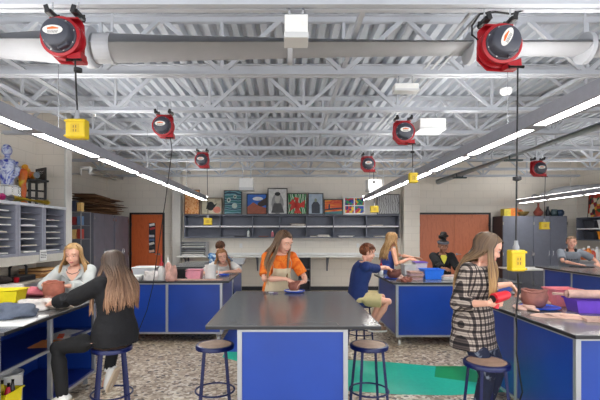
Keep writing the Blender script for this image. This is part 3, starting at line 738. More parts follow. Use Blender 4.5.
lk = mat('grey_laminate_left', (116,116,130), .4, noise=.08, scale=5)
locker('tall_cabinet', 'tall grey cabinet in left alcove with cardboard piled on top', -5.08, -4.42, 9.4, 10.5, 2.07, 'e', 2, lk)
locker('tall_cabinet', 'tall grey cabinet beside the orange door', -5.08, -4.4, 10.52, 11.4, 2.06, 'e', 2, lk)
RX0, RX1 = at(502,0,11.15).x, at(566,0,11.15).x; RM = at(532.5,0,11.15).x
locker('tall_cabinet', 'tall grey cabinet, left one of the right hand pair', RX0, RM-.003, 11.12, 11.66, 2.07, 's', 1)
locker('tall_cabinet', 'tall grey cabinet, right one with two doors and handles', RM+.003, RX1, 11.12, 11.66, 2.07, 's', 2)
# cardboard pile
for k in range(26):
    w, d = rnd(.5, 1.0), rnd(.9, 1.5); z = 2.075+k*.0165
    m_ = ramp_mat('cardboard_%d' % (k % 4), [[(128,92,64), (146,106,74)], [(104,72,50), (120,84,58)], [(158,120,86), (140,104,74)], [(92,66,50), (112,80,60)]][k % 4], 'NOISE', 6, .85)
    o = M().obox((0, 0, 0), w*.62, d, .012, 0, rx=rnd(-.006, .006), ry=rnd(-.006, .006)).build('cardboard_sheet', m_, loc=(-4.74+rnd(-.06, .16), 10.2+rnd(-.25, .45), z+.008), rz=rnd(-.25, .25))
    tag(o, 'brown cardboard sheet in the pile on top of the left grey cabinet', 'cardboard', 'cardboard sheets piled on the cabinet')

# mail slot cabinets on the left wall
def mail_cab(y0, y1, label):
    r = thing('slot_cabinet', label, 'cabinet', (-4.16, (y0+y1)/2, 1.267), 0, 'paper slot cabinets'); b = (y1-y0)/2-.003; h = .79; a = .26
    g = mat('slot_grey', (150,152,166), .5, noise=.05)
    f = M(); f.box(-a, a, -b, -b+.05, 0, h); f.box(-a, a, b-.05, b, 0, h); f.box(-a, a, -b+.05, b-.05, 0, .04); f.box(-a, -a+.01, -b, b, 0, h)
    f.build('body', g, r)
    M().box(-a, a+.015, -b, b, h-.045, h).build('top', mat('slot_top', (206,208,216), .45, noise=.04), r, bevel=.004)
    n = 7
    for k in range(1, n):
        z = .04+(h-.085)*k/n
        M().box(-a+.01, a-.02, -b+.05, b-.05, z-.005, z+.005).build('slot_shelf', mat('slot_shelf', (112,114,132), .5, noise=.04), r)
    for k in range(n):
        z = .04+(h-.085)*k/n+.006
        if k == n-1 and rnd(0, 1) < .4: continue
        t = thing('paper_stack', 'papers in the %s slot of the %s grey slot cabinet' % (['bottom', 'second lowest', 'third lowest', 'middle', 'third highest', 'second highest', 'top'][k], label.split(', ')[1].split(' ')[0]), 'paper', (-4.14, (y0+y1)/2+rnd(-.04, .04), 1.267+z+.001), 0, 'papers in the slots')
        q = rnd(.007, .018)
        M().obox((.02, 0, q/2), .34, (b-.06)*2*rnd(.6, .85), q, rnd(-.06, .06)).build('sheets', [paper, mat('cream_paper', (226,216,196), .8, noise=.06)][k % 2], t)
        if rnd(0, 1) < .6: M().obox((.1, rnd(-.05, .05), q+.004), .2, .2, .006, rnd(-.4, .4)).build('top_sheet', mat('tinted_sheet_%d' % (k % 4), [(206,210,226), (230,190,196), (176,166,150), (190,206,214)][k % 4], .8, noise=.1), t)
    return r
mail_cab(6.635, 7.29, 'grey slot cabinet on left wall, farthest of three')
mail_cab(6.0, 6.63, 'grey slot cabinet on left wall, middle of three')
mail_cab(5.36, 5.995, 'grey slot cabinet on left wall, nearest of three')
o = M().box(-4.44, -3.9, 3.6, 7.3, 1.14, 1.265).build('wall_ledge', mat('ledge_paint', (206,202,192), .5, noise=.04)); tag(o, 'cream ledge running along the left wall under the slot cabinets', 'ledge')
a = on(0,0,0)
Xc = -3.895; yc = -Xc*F_PX/(HX-43)
sg = thing('sign_card', 'small white card with dark lettering on the left wall ledge', 'sign', (Xc+.002, yc, 1.17))
M().box(0, .004, -.09, .09, 0, .17).build('card', white, sg)
t_ = M()
for zz in (.13, .1, .075, .05):
    y = -.07
    while y < .06:
        w = rnd(.008, .03); t_.box(.004, .0045, y, y+w, zz-.007, zz+.007); y += w+.008
t_.build('lettering', mat('ink', (60,62,70), .6), sg)
# ------------------------------------------------------------------ containers and lumps
def bin_(name, label, cat, p, wx, wy, h, m, rz=0, lid=None, flare=.85, group=None, fill=None):
    r = thing(name, label, cat, p, rz, group); t = .006
    def rect(k, z): return [V((sx*wx/2*k, sy*wy/2*k, z)) for sx, sy in ((-1,-1), (1,-1), (1,1), (-1,1))]
    rings = [rect(flare, 0), rect(1, h), rect(1-2*t/wx, h), rect(flare-2*t/wx, t)]
    b = M(); b.add([q for rg in rings for q in rg], [(3,2,1,0)]+[(i*4+j, i*4+(j+1) % 4, i*4+4+(j+1) % 4, i*4+4+j) for i in range(3) for j in range(4)]+[(12,13,14,15)])
    b.build('tub', m, r, bevel=.004)
    rim = M()
    q = [V((sx*(wx/2+.006), sy*(wy/2+.006), h)) for sx, sy in ((-1,-1), (1,-1), (1,1), (-1,1))]
    rim.tube(q, .007, 6, closed=True); rim.build('rim', m, r)
    if lid:
        l = M(); l.box(-wx/2-.008, wx/2+.008, -wy/2-.008, wy/2+.008, h+.004, h+.016); l.box(-wx*.4, wx*.4, -wy*.4, wy*.4, h+.016, h+.022); l.build('lid', lid, r, bevel=.004)
    if fill:
        f = lump_mesh(wx*.42, wy*.42, h*.4, 3); f.build('contents', fill, r, loc=(0, 0, h*.62), angle=80)
    return r
def lump_mesh(rx, ry, rz_, seed, n=22, m=14, amp=.22, flat=True):
    rg = random.Random(seed); ph = [(rg.uniform(-3, 3), rg.uniform(-3, 3), rg.uniform(-3, 3), rg.uniform(0, 6)) for _ in range(7)]
    q = M(); q.ell((0, 0, 0), (1, 1, 1), n, m)
    for i, p in enumerate(q.v):
        k = 1+amp*sum(math.sin(a*p.x*1.7+b*p.y*1.7+c*p.z*1.7+d) for a, b, c, d in ph)/3
        q.v[i] = V((p.x*k*rx, p.y*k*ry, max(p.z*k, -.55 if flat else -9)*rz_))
    lo = min(p.z for p in q.v)
    for p in q.v: p.z -= lo
    return q
def lump(name, label, cat, p, rx, ry, h, m, seed=1, rz=0, amp=.25, group=None):
    o = lump_mesh(rx, ry, h/1.55, seed, 30, 18, amp).build(name, m, loc=p, rz=rz, angle=80); return tag(o, label, cat, group)
def pot(label, p, r, h, m=clay, name='clay_pot', squash=1.0, open_=True, seed=3):
    rg = random.Random(seed)
    t = thing(name, label, 'pot', p); q = M()
    q.lathe([(r*.62, 0), (r*.8, h*.12), (r*.98, h*.45), (r, h*.62), (r*.93, h*.86), (r*.9, h), (r*.78, h*.995), (r*.8, h*.8), (r*.75, h*.3), (.01, h*.2)], 32)
    for v in q.v:
        a = math.atan2(v.y, v.x); k = 1+.03*math.sin(3*a+seed)+.02*math.sin(7*a+v.z*60); v.x *= k; v.y *= k*squash; v.z += .008*math.sin(2*a+seed)*(v.z/h)
    q.build('body', m, t, angle=70)
    ring_ = []
    for i in range(28):
        a = 2*PI*i/28; k = 1+.03*math.sin(3*a+seed); ring_.append((r*.85*k*math.cos(a), r*.85*k*math.sin(a)*squash, h*.99+.008*math.sin(2*a+seed)))
    M().tube(ring_, [.012+.003*math.sin(i*1.7) for i in range(28)], 8, closed=True).build('coil_rim', m, t)
    return t
def plate(label, p, r, m, name='plate', cat='plate', rim=.018):
    o = M().lathe([(r*.7, 0), (r*.95, rim*.6), (r, rim), (r*.97, rim+.004), (r*.9, rim*.7), (r*.68, .006), (0, .006)], 32).build(name, m, loc=p); return tag(o, label, cat)
def board(label, c, sx, sy, h, m, rz=0, name='board', cat='board', group=None):
    o = M().box(-sx/2, sx/2, -sy/2, sy/2, 0, h).build(name, m, loc=c, rz=rz, bevel=.002); return tag(o, label, cat, group)
T = TZ+.0008
blue_pl = mat('blue_plate', (38,84,206), .3, noise=.05); pink = mat('pink_plastic', (222,150,166), .4, noise=.06); purple = mat('purple_plastic', (112,70,196), .4, noise=.05)
cloth_w = mat('white_cloth', (224,218,212), .85, noise=.12, scale=16, bump=.9, bscale=18)
fog_pink = mat('pale_pink', (228,190,196), .5, noise=.08)

# --- central table
p = on(294.5, 292.3, T); plate('blue tray with white plaster on the central table', p, .125, blue_pl, 'tray', 'tray', .022)
o = lump_mesh(.105, .1, .012, 4).build('plaster', cloth_w, loc=(p.x, p.y, T+.008)); tag(o, 'white plaster slab lying in the blue tray', 'plaster')
pot('small brown clay pot between the hands of the girl in orange', (p.x-.005, p.y, T+.024), .07, .1)
q = on(271, 293.5, T)
for k, (dx, dy, rz, c, l) in enumerate([(-.06,.0,.3,(70,60,70),'dark clay tool lying left of the blue tray'), (.0,.03,-.2,(226,226,226),'white clay tool lying left of the blue tray'), (.05,-.02,.1,(90,60,120),'purple handled clay tool beside the blue tray')]):
    t = thing('clay_tool', l, 'tool', (q.x+dx, q.y+dy, T+.008), rz, 'clay tools'); M().tube([(-.06,0,0), (-.02,0,0), (.03,0,0)], [.005,.007,.006], 8).build('handle', mat('tool_%d' % k, c, .4, noise=.05), t); M().tube([(.03,0,0), (.075,0,0)], [.003,.001], 6).build('tip', chrome, t)

# --- left-mid table (bins and bottles)
def onT(px, py): return on(px, py, T)
p = onT(146, 278); bin_('storage_bin', 'clear plastic bin with white lid beside the spray bottle', 'bin', p, .34, .3, .16, pclear, .1, lid=white)
p = onT(131, 280.5); bin_('tray', 'white shallow tray on the left end of blue table', 'tray', p, .3, .22, .07, white, .05)
p = onT(152, 280); lump('plastic_bag', 'crumpled white plastic bag over the clear bin front', 'bag', (p.x, p.y-.02, T), .13, .07, .14, pbag, 5)
p = onT(161.5, 280)
t = thing('squeeze_bottle', 'white squeeze bottle with red cap on blue table by the orange door', 'bottle', p)
M().lathe([(.05, 0), (.055, .01), (.055, .13), (.045, .17), (.025, .2), (.025, .22)], 20).build('body', mat('milky', (222,222,220), .35, alpha=.9, noise=.04), t); M().lathe([(.03, .21), (.03, .25), (.014, .27), (.008, .36), (.004, .37)], 14).build('cap', red, t)
p = onT(168, 278.5)
t = thing('squeeze_bottle', 'pale bottle with white nozzle right of the red capped bottle', 'bottle', p)
M().lathe([(.045, 0), (.05, .01), (.05, .17), (.04, .21), (.02, .24)], 20).build('body', fog_pink, t); M().lathe([(.024, .235), (.024, .265), (.01, .28), (.005, .33)], 12).build('cap', white, t)
p = onT(171.5, 281); lump('clay_bag', 'clear bag of brownish clay among the bottles on blue table', 'bag', (p.x, p.y-.02, T), .08, .07, .25, mat('clay_in_bag', (196,150,138), .3, noise=.25, scale=16, bump=.8, bscale=24), 9, amp=.3)
p = onT(181.5, 277.5); t = bin_('basket', 'black plastic basket between clay bag and pink bin', 'basket', p, .17, .17, .14, black)
p = onT(195, 279); t = bin_('pink_bin', 'pale pink bin with handle on the blue table', 'bin', p, .22, .2, .14, pink); M().tube([(-.11,0,.12), (-.135,0,.1), (-.135,0,.04), (-.11,0,.02)], .01, 8).build('handle', pink, t)
p = onT(210.5, 279); t = thing('jug', 'tall white plastic jug right of the pink bin', 'jug', p)
q = M(); q.lathe([(.075, 0), (.08, .01), (.085, .2), (.09, .215), (.082, .215), (.075, .02), (0, .015)], 24); q.build('body', mat('white_jug', (236,236,234), .4, noise=.04), t); M().tube([(.08,0,.18), (.125,0,.17), (.12,0,.08), (.078,0,.05)], .01, 8).build('handle', mat('white_jug', (236,236,234)), t)
p = onT(199, 280.2); board('long pinkish wooden board at the front edge of blue table', (p.x, p.y+.02, T), .68, .1, .014, clay_lt, .02)
p = onT(226, 275.5); plate('small blue plate under the forearms of the girl in white', (p.x-.03, p.y, T), .09, blue_pl)
# --- back-left table
p = on(238, 265, T); bin_('clear_bin', 'clear bin at right corner of the back left table', 'bin', (p.x-.04, p.y+.3, T), .32, .3, .12, pclear, 0)
p = on(230, 257.5, T); bin_('cardboard_box', 'low brown cardboard box behind the clear bin', 'box', (-1.5, 10.05, T), .3, .18, .1, cardb)
# --- right-mid table
p = onT(394, 278.7); plate('blue plate under the clay pot of the boy in blue', p, .135, blue_pl)
PB = V((p.x, p.y, T+.009)); pot('dark clay coil pot in front of the boy in blue', PB, .105, .125, mat('dark_clay', (112,66,58), .75, noise=.18, bump=.35, bscale=30))
p = onT(404, 282); 
for k, (dx, dy, l) in enumerate([(0,0,'broken red clay lump at front of the right centre table'), (.07,.05,'smaller clay lump right beside the front clay lump'), (-.02,.1,'pale clay scrap behind the front clay lumps')]):
    lump('clay_lump', l, 'clay', (p.x+dx, p.y+dy, T), .05, .045, .07, [clay, clay, clay_lt][k], 20+k, amp=.4, group='clay lumps')
p = onT(415.5, 279.5)
for k in range(4):
    t = thing('pink_tray', ['pink tray at bottom of the stack beside blue bin', 'pink tray second from bottom of the stack', 'pale tray third in the stack beside blue bin', 'top pink tray of the stack beside blue bin'][k], 'tray', (p.x+rnd(-.01,.01), p.y+.03, T+k*.032), rnd(-.06,.06), 'stacked pink trays')
    M().box(-.1, .1, -.09, .09, 0, .012).build('base', [fog_pink, clay_lt][k % 2], t, bevel=.003); M().tube([(-.1,-.09,.02), (.1,-.09,.02), (.1,.09,.02), (-.1,.09,.02)], .009, 6, closed=True).build('rim', [fog_pink, clay_lt][k % 2], t)
p = onT(411, 275); bin_('white_bin', 'whitish clear bin behind the pink trays', 'bin', (p.x-.02, p.y+.07, T), .2, .18, .17, mat('frosted', (218,216,214), .35, alpha=.85, noise=.04), .05)
p = onT(433.5, 279.5); bin_('blue_bin', 'bright blue bin on the right centre table', 'bin', (p.x, p.y+.09, T), .3, .24, .15, mat('bright_blue', (36,116,232), .35, noise=.05), .04)
p = onT(451, 280)
for k in range(5):
    board(['grey magazine at bottom of pile by the blue bin', 'white magazine second from bottom in pile', 'beige magazine in middle of pile', 'white magazine second from top in pile', 'pinkish magazine on top of pile by the blue bin'][k], (p.x+rnd(-.01,.01), p.y+.06, T+k*.013), .24, .2, .011, mat('mag_%d' % k, [(190,186,184), (230,228,224), (214,200,186), (226,222,220), (214,180,170)][k], .5, noise=.15), rnd(-.12,.12), 'magazine', 'magazine', 'pile of magazines')
p = onT(451, 275.5); lump('clay_block', 'reddish clay block in front of the woman in black', 'clay', (2.9, 6.95, T), .1, .07, .1, clay, 33, amp=.12)
lump('clay_block', 'small clay block by the left hand of woman in black', 'clay', (2.52, 6.95, T), .06, .05, .09, clay, 35, amp=.15)
p = onT(382.5, 274); t = thing('squeeze_bottle', 'white bottle with red cap behind the dark clay pot', 'bottle', (1.57, 7.0, T))
M().lathe([(.035, 0), (.038, .01), (.038, .12), (.02, .15)], 16).build('body', white, t); M().lathe([(.022, .145), (.022, .175), (.006, .19), (.004, .25)], 12).build('cap', red, t)
bin_('tool_tray', 'purple lidded box under the hands of the girl in blue top', 'box', (2.22, 6.99, T), .2, .18, .2, mat('lilac_box', (206,196,214), .4, alpha=.9, noise=.06), 0, lid=purple)

# --- right foreground table
p = onT(533, 308); PP = V((p.x, p.y+.03, T))
plate('blue plate under the big brown pot on right table', (p.x+.05, p.y-.02, T), .17, blue_pl)
POTR = V((p.x+.02, p.y+.02, T+.009)); pot('big brown clay pot in front of the plaid girl', POTR, .115, .15, mat('pot_brown', (150,98,88), .75, noise=.15, bump=.3, bscale=24), squash=.9)
lump('cloth', 'crumpled pinkish cloth left of the big pot on right table', 'cloth', (PP.x-.1, PP.y-.08, T), .07, .1, .035, clay_lt, 41, amp=.5)
lump('cloth', 'crumpled pale cloth behind the big pot', 'cloth', (PP.x+.16, PP.y+.22, T), .13, .12, .1, clay_lt, 42, amp=.5)
lump('cloth', 'crumpled pale cloth in front of the purple bin', 'cloth', (on(562,318,T).x, on(562,318,T).y+.02, T), .16, .06, .035, clay_lt, 43, amp=.6, rz=-.3)
p = onT(569, 309); bin_('pink_tub', 'pink tub behind the purple bin on right table', 'bin', (p.x+.07, p.y+.2, T), .25, .2, .16, mat('salmon_tub', (226,130,140), .4, noise=.06))
p = onT(590, 314.5); bin_('purple_bin', 'purple bin in front of the pink tub on right table', 'bin', (p.x+.11, p.y+.12, T), .38, .22, .115, purple, -.12)
o = M().tube([(-.2,0,0), (-.19,0,0), (.3,0,0), (.31,0,0)], [.03,.038,.04,.03], 16).build('clay_roll', clay_lt, loc=(2.66, on(590,314.5,T).y+.12, T+.155), rz=-.12); tag(o, 'thick pale clay roll lying across the purple bin', 'clay')
o = M().obox((0,0,0), .4, .05, .02).build('wooden_strip', clay_lt, loc=(2.6, on(590,314.5,T).y+.18, T+.14), rz=-.5); tag(o, 'flat pale wooden strip across the purple bin behind roll', 'strip')
p = onT(598, 321); board('pinkish board at right edge of the foreground table', (p.x+.05, p.y, T), .3, .16, .022, clay_lt, -.25)

# --- left foreground table
p = onT(16, 319); lump('cloth_bag', 'grey blue cloth bag at front of left foreground table', 'bag', (p.x-.03, p.y+.02, T+.013), .17, .13, .1, mat('denim_bag', (84,92,108), .85, noise=.15, bump=.8, bscale=16), 51, amp=.25)
p = onT(10, 323); board('white board under the grey blue cloth bag', (p.x-.05, p.y+.06, T), .42, .4, .01, white, .1)
p = onT(40, 309); lump('plastic_bag', 'crumpled clear plastic bag beside the cloth bag', 'bag', p, .12, .13, .09, pbag, 53, amp=.45)
p = onT(57, 308); lump('plastic_bag', 'whitish crumpled bag near the elbow of girl in black', 'bag', p, .1, .09, .07, mat('bag_cream', (232,214,198), .5, noise=.2, bump=.9, bscale=20), 54, amp=.5)
p = onT(10, 303); bin_('yellow_bin', 'yellow bin on the left foreground table', 'bin', (p.x-.1, p.y+.1, T), .3, .24, .12, mat('lemon_bin', (246,226,30), .4, noise=.04), .15)
p = onT(33, 296); lump('pink_cloth', 'folded pink cloth behind the yellow bin', 'cloth', (p.x, p.y+.03, T), .19, .1, .09, mat('pink_cloth', (222,120,134), .8, noise=.12, bump=.6, bscale=14), 56, amp=.2)
p = onT(25, 291); lump('plastic_bag', 'white plastic bag behind the pink cloth', 'bag', (p.x, min(p.y+.1, 4.6), T), .2, .1, .13, pbag, 57, amp=.3)
p = onT(48, 303); lump('clay_lump', 'small broken clay piece below the big clay pot', 'clay', (p.x, p.y, T), .06, .05, .07, clay, 58, amp=.3)
P1 = onT(54, 297); P1 = V((at(54,0,4.42).x, 4.42, T)); pot('reddish clay vessel held by the girl in grey hoodie', P1, .11, .17, mat('clay_pink', (170,102,84), .75, noise=.16, bump=.35, bscale=26), squash=.9)
lump('plastic_bag', 'pale crumpled bag right of the reddish clay vessel', 'bag', (P1.x+.2, 4.3, T), .09, .1, .06, mat('bag_cream', (232,214,198)), 59, amp=.5)
# things on its shelf and below
for k, (x, y, c, rz, l) in enumerate([(-2.2, 3.95, (236,232,226), .3, 'white sheet with orange marks on the middle shelf'), (-2.25, 4.2, (230,228,224), -.2, 'white sheet behind the first on the middle shelf'), (-2.2, 3.78, (226,140,80), .1, 'orange sheet near the post on middle shelf')]):
    r = board(l, (x, y, .5895+k*.003), .2, .28, .002, mat('shelf_sheet_%d' % k, c, .7, noise=.1), rz, 'paper_sheet', 'paper', 'papers on the middle shelf')
o = M().obox((0,0,.008), .05, .14, .014).build('orange_box', mat('orange_paint', (222,90,40), .5, noise=.1), loc=(-2.2, 4.02, .599), rz=.4); tag(o, 'small orange packet lying on the white shelf papers', 'packet')
t = thing('white_bucket', 'white tub standing at bottom left under the table shelf', 'bucket', (-2.22, 3.19, .147)); M().lathe([(.09, 0), (.1, .01), (.11, .27), (.115, .28), (.105, .28), (.09, .02), (0, .015)], 24).build('body', white, t); M().ring((0,0,.27), .112, .005, 24, 6).build('rim', white, t)
yb = bin_('yellow_caddy', 'yellow caddy of coloured tubes at lower left corner', 'caddy', (-2.2, 2.93, .147), .18, .2, .24, mat('lemon_bin', (246,226,30)))
yb.location = (-2.2, 3.2, .147)
for o in list(C.objects):
    if o.name.startswith('white_bucket'): o.location = (-2.36, 3.5, .147)
for k, (dx, dy, c, l) in enumerate([(-.05,.03,(246,220,40),'yellow paint tube in the yellow caddy'), (.02,.05,(70,66,72),'dark paint tube in the yellow caddy'), (.04,-.03,(206,30,60),'red paint tube in the yellow caddy')]):
    t = thing('paint_tube', l, 'tube', (-2.19+dx, 3.2+dy, .27), 0, 'paint tubes'); M().tube([(0,0,0), (0,.01,.1), (0,.02,.15)], [.024,.024,.012], 12).build('body', mat('tube_%d' % k, c, .35, noise=.05), t); M().cyl((0,.02,.15), (0,.024,.18), .011, 10).build('cap', black, t)

# --- counter by left wall and clutter on it
sc_ = thing('side_counter', 'beige counter along the left wall under the cream ledge', 'counter', (-4.12, 5.44, 0)); M().box(-.32, .32, -1.84, 1.84, .86, .9).build('top', mat('side_counter', (172,164,152), .5, noise=.06), sc_); M().box(-.31, .26, -1.83, 1.83, 0, .86).build('base', greylt, sc_)
for k in range(5):
    m_ = mat('plank_%d' % k, [(176,130,76), (150,104,62), (190,148,96), (120,84,56), (200,160,106)][k], .7, noise=.2, scale=8)
    board(['wooden board at the bottom of pile on left wall counter', 'darker wooden board second in pile on wall counter', 'light wooden board in middle of wall counter pile', 'dark wooden board second from top of wall counter pile', 'pale wooden board topmost on wall counter pile'][k], (-4.08+rnd(-.03,.03), 6.86+rnd(-.04,.04), .902+k*.026), .4, .72-k*.06, .024, m_, rnd(-.15,.15), 'wooden_board', 'board', 'boards on the left wall counter')
t = thing('tool_case', 'black open tool carrier with tall handle on wall counter', 'carrier', (-3.98, 6.12, .902)); M().box(-.14, .14, -.2, .2, 0, .08).build('body', black, t, bevel=.01); M().tube([(0,-.19,.07), (0,-.19,.2), (0,-.14,.24), (0,.14,.24), (0,.19,.2), (0,.19,.07)], .018, 10).build('handle', black, t)
o = M().lathe([(.03,0), (.035,.01), (.035,.07), (.0,.08)], 14).build('red_jar', red, loc=(-3.86, 5.9, .902)); tag(o, 'small red jar in front of the black tool carrier', 'jar')
lump('dark_cloth', 'dark brown cloth heap at the left on wall counter', 'cloth', (-4.05, 5.68, .902), .2, .18, .14, mat('dark_cloth', (52,44,42), .9, noise=.2, bump=.6), 61, amp=.3)

# --- top of the slot cabinets
ZC = 2.058
def onC(px, X): return V((X, X*F_PX/(px-HX), ZC))
# mannequin bust
mq = ramp_mat('mannequin_paint', [(20,22,90), (34,52,170), (206,214,230), (40,70,180), (24,28,110)], 'NOISE', 7, .35, 3, 1.2)
p = onC(4, -4.05); Y = p.y
s = Y/F_PX; base = 2.06+.16
mn = thing('painted_mannequin', 'blue painted mannequin bust standing on top of the white drum', 'mannequin', (p.x, p.y, ZC))
mn.location.x = at(5.5,0,Y).x
q = M(); q.lathe([(.085,0), (.1,.06), (.12,.2), (.13,.3), (.14,.36), (.11,.41), (.045,.44), (.04,.48), (.04,.5)], 24)
for v in q.v: v.y *= .65
hx_ = q.build('torso', mq, mn)
M().ell((0,-.01,.57), (.07,.085,.1), 18, 14).build('head', mq, mn)
for s_ in (-1, 1): M().tube([(s_*.13,0,.37), (s_*.165,0,.28), (s_*.165,-.02,.17), (s_*.12,-.08,.1)], [.045,.042,.036,.025], 12).build('arm', mq, mn)
dr = thing('drum', 'white drum beside the blue mannequin on cabinet top', 'drum', (-4.12, onC(8,-4.12).y, ZC)); M().lathe([(.14,0), (.15,.01), (.15,.24), (.14,.25), (0,.25)], 28).build('shell', mat('drum_white', (222,222,222), .4, noise=.08), dr)
for k in range(10):
    a = 2*PI*k/10; M().bar((.155*math.cos(a), .155*math.sin(a), .02), (.155*math.cos(a), .155*math.sin(a), .23), .012, .012).build('lug', chrome, dr)
M().ring((0,0,.23), .153, .008, 28, 6).build('hoop', chrome, dr); M().ring((0,0,.02), .153, .008, 28, 6).build('hoop', chrome, dr)
# keep the bust clear of the drum
mn.location = (dr.location.x-.01, dr.location.y, ZC+.252); mn.scale = (.92, .92, .9)
# black step stool
ks = thing('black_step_stool', 'small black wooden step stool on the slot cabinets', 'stool', (-4.2, onC(35,-4.17).y, ZC)); ks.rotation_euler.z = -.6
for sx in (-1, 1):
    for sy in (-1, 1): M().box(sx*.15-.016, sx*.15+.016, sy*.12-.016, sy*.12+.016, 0, .39).build('leg', black, ks)
M().box(-.19, .19, -.16, .16, .39, .42).build('seat', black, ks, bevel=.004)
for z in (.1, .22): M().box(-.15, .15, -.13, -.11, z, z+.03).build('rung', black, ks)
for z in (.1, .22): M().box(.14, .16, -.12, .12, z, z+.03).build('rung', black, ks)
bb = thing('black_board', 'black painted board with white scrawl leaning on the step stool', 'board', ks.location+V((.07,.1,.422)), -.6)
M().box(-.17, .17, -.01, .01, 0, .21).build('board', black, bb)
w = M(); w.tube([(-.12,-.011,.15), (-.08,-.011,.165), (-.05,-.011,.14), (0,-.011,.16), (.05,-.011,.14), (.1,-.011,.155)], .004, 5); w.tube([(-.1,-.011,.12), (-.02,-.011,.13), (.03,-.011,.11), (.08,-.011,.12)], .004, 5); w.build('scrawl', mat('chalk', (220,220,224), .8, noise=.05), bb)
orange_p = ramp_mat('leg_paint', [(240,210,40), (236,150,40), (222,80,40), (240,170,50)], 'NOISE', 4, .35, 2, .8)
lc = ks.location
lg = thing('painted_sculpture', 'upright orange and yellow painted mannequin leg in front of black stool', 'sculpture', (lc.x+.06, lc.y-.36, ZC))
M().tube([(0,0,.02), (0,0,.1), (.0,0,.22), (-.01,0,.32), (0,0,.42), (.0,.0,.5), (.02,.02,.54)], [.035,.04,.055,.05,.062,.07,.04], 16).build('shin', orange_p, lg); M().ell((.03,-.03,.025), (.045,.08,.028), 14, 8).build('foot', orange_p, lg)
l2 = thing('painted_sculpture', 'bent orange painted mannequin leg lying on the black stool seat', 'sculpture', (lc.x+.03, lc.y-.03, ZC+.422), -.6)
M().tube([(-.16,-.07,.22), (-.08,-.07,.15), (0,-.07,.06), (.05,-.07,.05)], [.05,.05,.042,.03], 14).build('shin', orange_p, l2); M().tube([(-.12,-.03,.07), (0,-.03,.07), (.14,-.03,.06)], [.06,.06,.05], 14).build('thigh', orange_p, l2); M().ell((.16,-.03,.06), (.02,.05,.055), 12, 8).build('cut_end', mat('grey_end', (130,140,150), .4, noise=.1), l2)
yp = thing('painted_pole', 'yellow pole with grey and pink end lying along cabinet fronts', 'pole', (-.012,0,ZC+.05))
a_ = V((-3.925, 5.5, 0)); b_ = V((-3.925, 6.85, 0))
M().tube([a_.lerp(b_, .3), a_.lerp(b_, .95), b_], [.045,.042,.015], 14).build('shaft', mat('pole_yellow', (244,206,30), .35, noise=.06), yp); M().tube([a_.lerp(b_, .16), a_.lerp(b_, .3)], .046, 14).build('grip', mat('tape_grey', (140,140,146), .5, noise=.1), yp); M().tube([a_, a_.lerp(b_, .16)], [.042,.05], 14).build('tip', mat('hot_pink', (236,60,150), .4, noise=.05), yp)

# --- left alcove rack
rk = thing('wire_rack', 'grey rack of small boxes and bottles beside the left grey cabinet', 'rack', (-4.4, 8.5, 0))
for sx in (-.26, .26):
    for sy in (-.2, .2): M().cyl((sx, sy, 0), (sx, sy, 2.05), .012, 8).build('post', mat('rack_grey', (176,178,184)), rk)
RZ = (.3, .9, 1.48, 1.76, 2.03)
for z in RZ: M().box(-.27, .27, -.21, .21, z, z+.012).build('shelf', mat('rack_dark', (120,122,132), .4, noise=.05), rk)
RC = [(186,56,60), (226,222,216), (60,66,90), (230,190,120), (170,60,50), (200,200,206), (110,84,70), (230,226,220), (150,40,46), (90,120,160), (210,150,140)]
k = 0
for z, hs, n in ((1.493, (.12,.2), 5), (1.773, (.12,.2), 5), (2.043, (.13,.24), 5)):
    for i in range(n):
        h = rnd(*hs); m_ = mat('boxcol_%d' % (k % 11), RC[k % 11], .5, noise=.15, scale=30)
        nm = ['lowest', 'middle', 'top'][[1.493,1.773,2.043].index(z)]
        o = M().box(-.042, .042, -.06, .06, 0, h).build('small_box', m_, loc=(-4.62+i*.108, 8.38, z), bevel=.004); tag(o, 'small box on the %s visible shelf of left rack, %s' % (nm, ['nearest the wall', 'second from the wall', 'middle one', 'second from its right end', 'at its right end'][i]), 'box', 'small boxes on the rack'); k += 1

# --- on top of the right cabinets
ZR = 2.071
def onR(px): return at(px, 0, 11.3).x
o = M().box(-.09,.09,-.1,.1,0,.2).build('yellow_box', mat('box_yel', (206,190,60), .5, noise=.2), loc=(onR(506.5), 11.35, ZR), bevel=.006); tag(o, 'olive yellow box on right cabinets, leftmost', 'box')
o = M().box(-.12,.12,-.1,.1,0,.22).build('orange_box', mat('box_or', (226,130,50), .5, noise=.25), loc=(onR(514), 11.4, ZR), bevel=.006); tag(o, 'orange box on the right cabinets', 'box')
t = thing('wok_bowl', 'brown and green bowl tilted on the right cabinets', 'bowl', (onR(522.5), 11.28, ZR)); q = M(); q.lathe([(.03,0), (.1,.03), (.15,.1), (.155,.12), (.14,.115), (.09,.045), (0,.02)], 24); q.build('bowl', mat('olive_clay', (120,100,56), .4, noise=.3), t); 
o = M().lathe([(.05,0), (.06,.05), (.09,.12), (.04,.18), (.03,.2)], 18).build('orange_jar', mat('jar_or', (214,120,60), .4, noise=.2), loc=(onR(525), 11.53, ZR)); tag(o, 'orange jar behind the tilted bowl on right cabinets', 'jar')
o = M().lathe([(.06,0), (.11,.06), (.12,.12), (.06,.2), (.025,.26), (.025,.34), (.035,.36), (.02,.36), (.015,.3)], 22).build('red_vase', mat('vase_red', (150,74,60), .4, noise=.15), loc=(onR(540.5), 11.4, ZR)); tag(o, 'reddish long necked vase on the right cabinets', 'vase')
o = M().lathe([(.04,0), (.06,.04), (.06,.12), (.025,.2), (.03,.27), (.015,.27)], 18).build('dark_vase', mat('vase_dk', (46,50,58), .35, noise=.15), loc=(onR(550), 11.4, ZR)); tag(o, 'dark slim bottle vase on the right cabinets', 'vase')
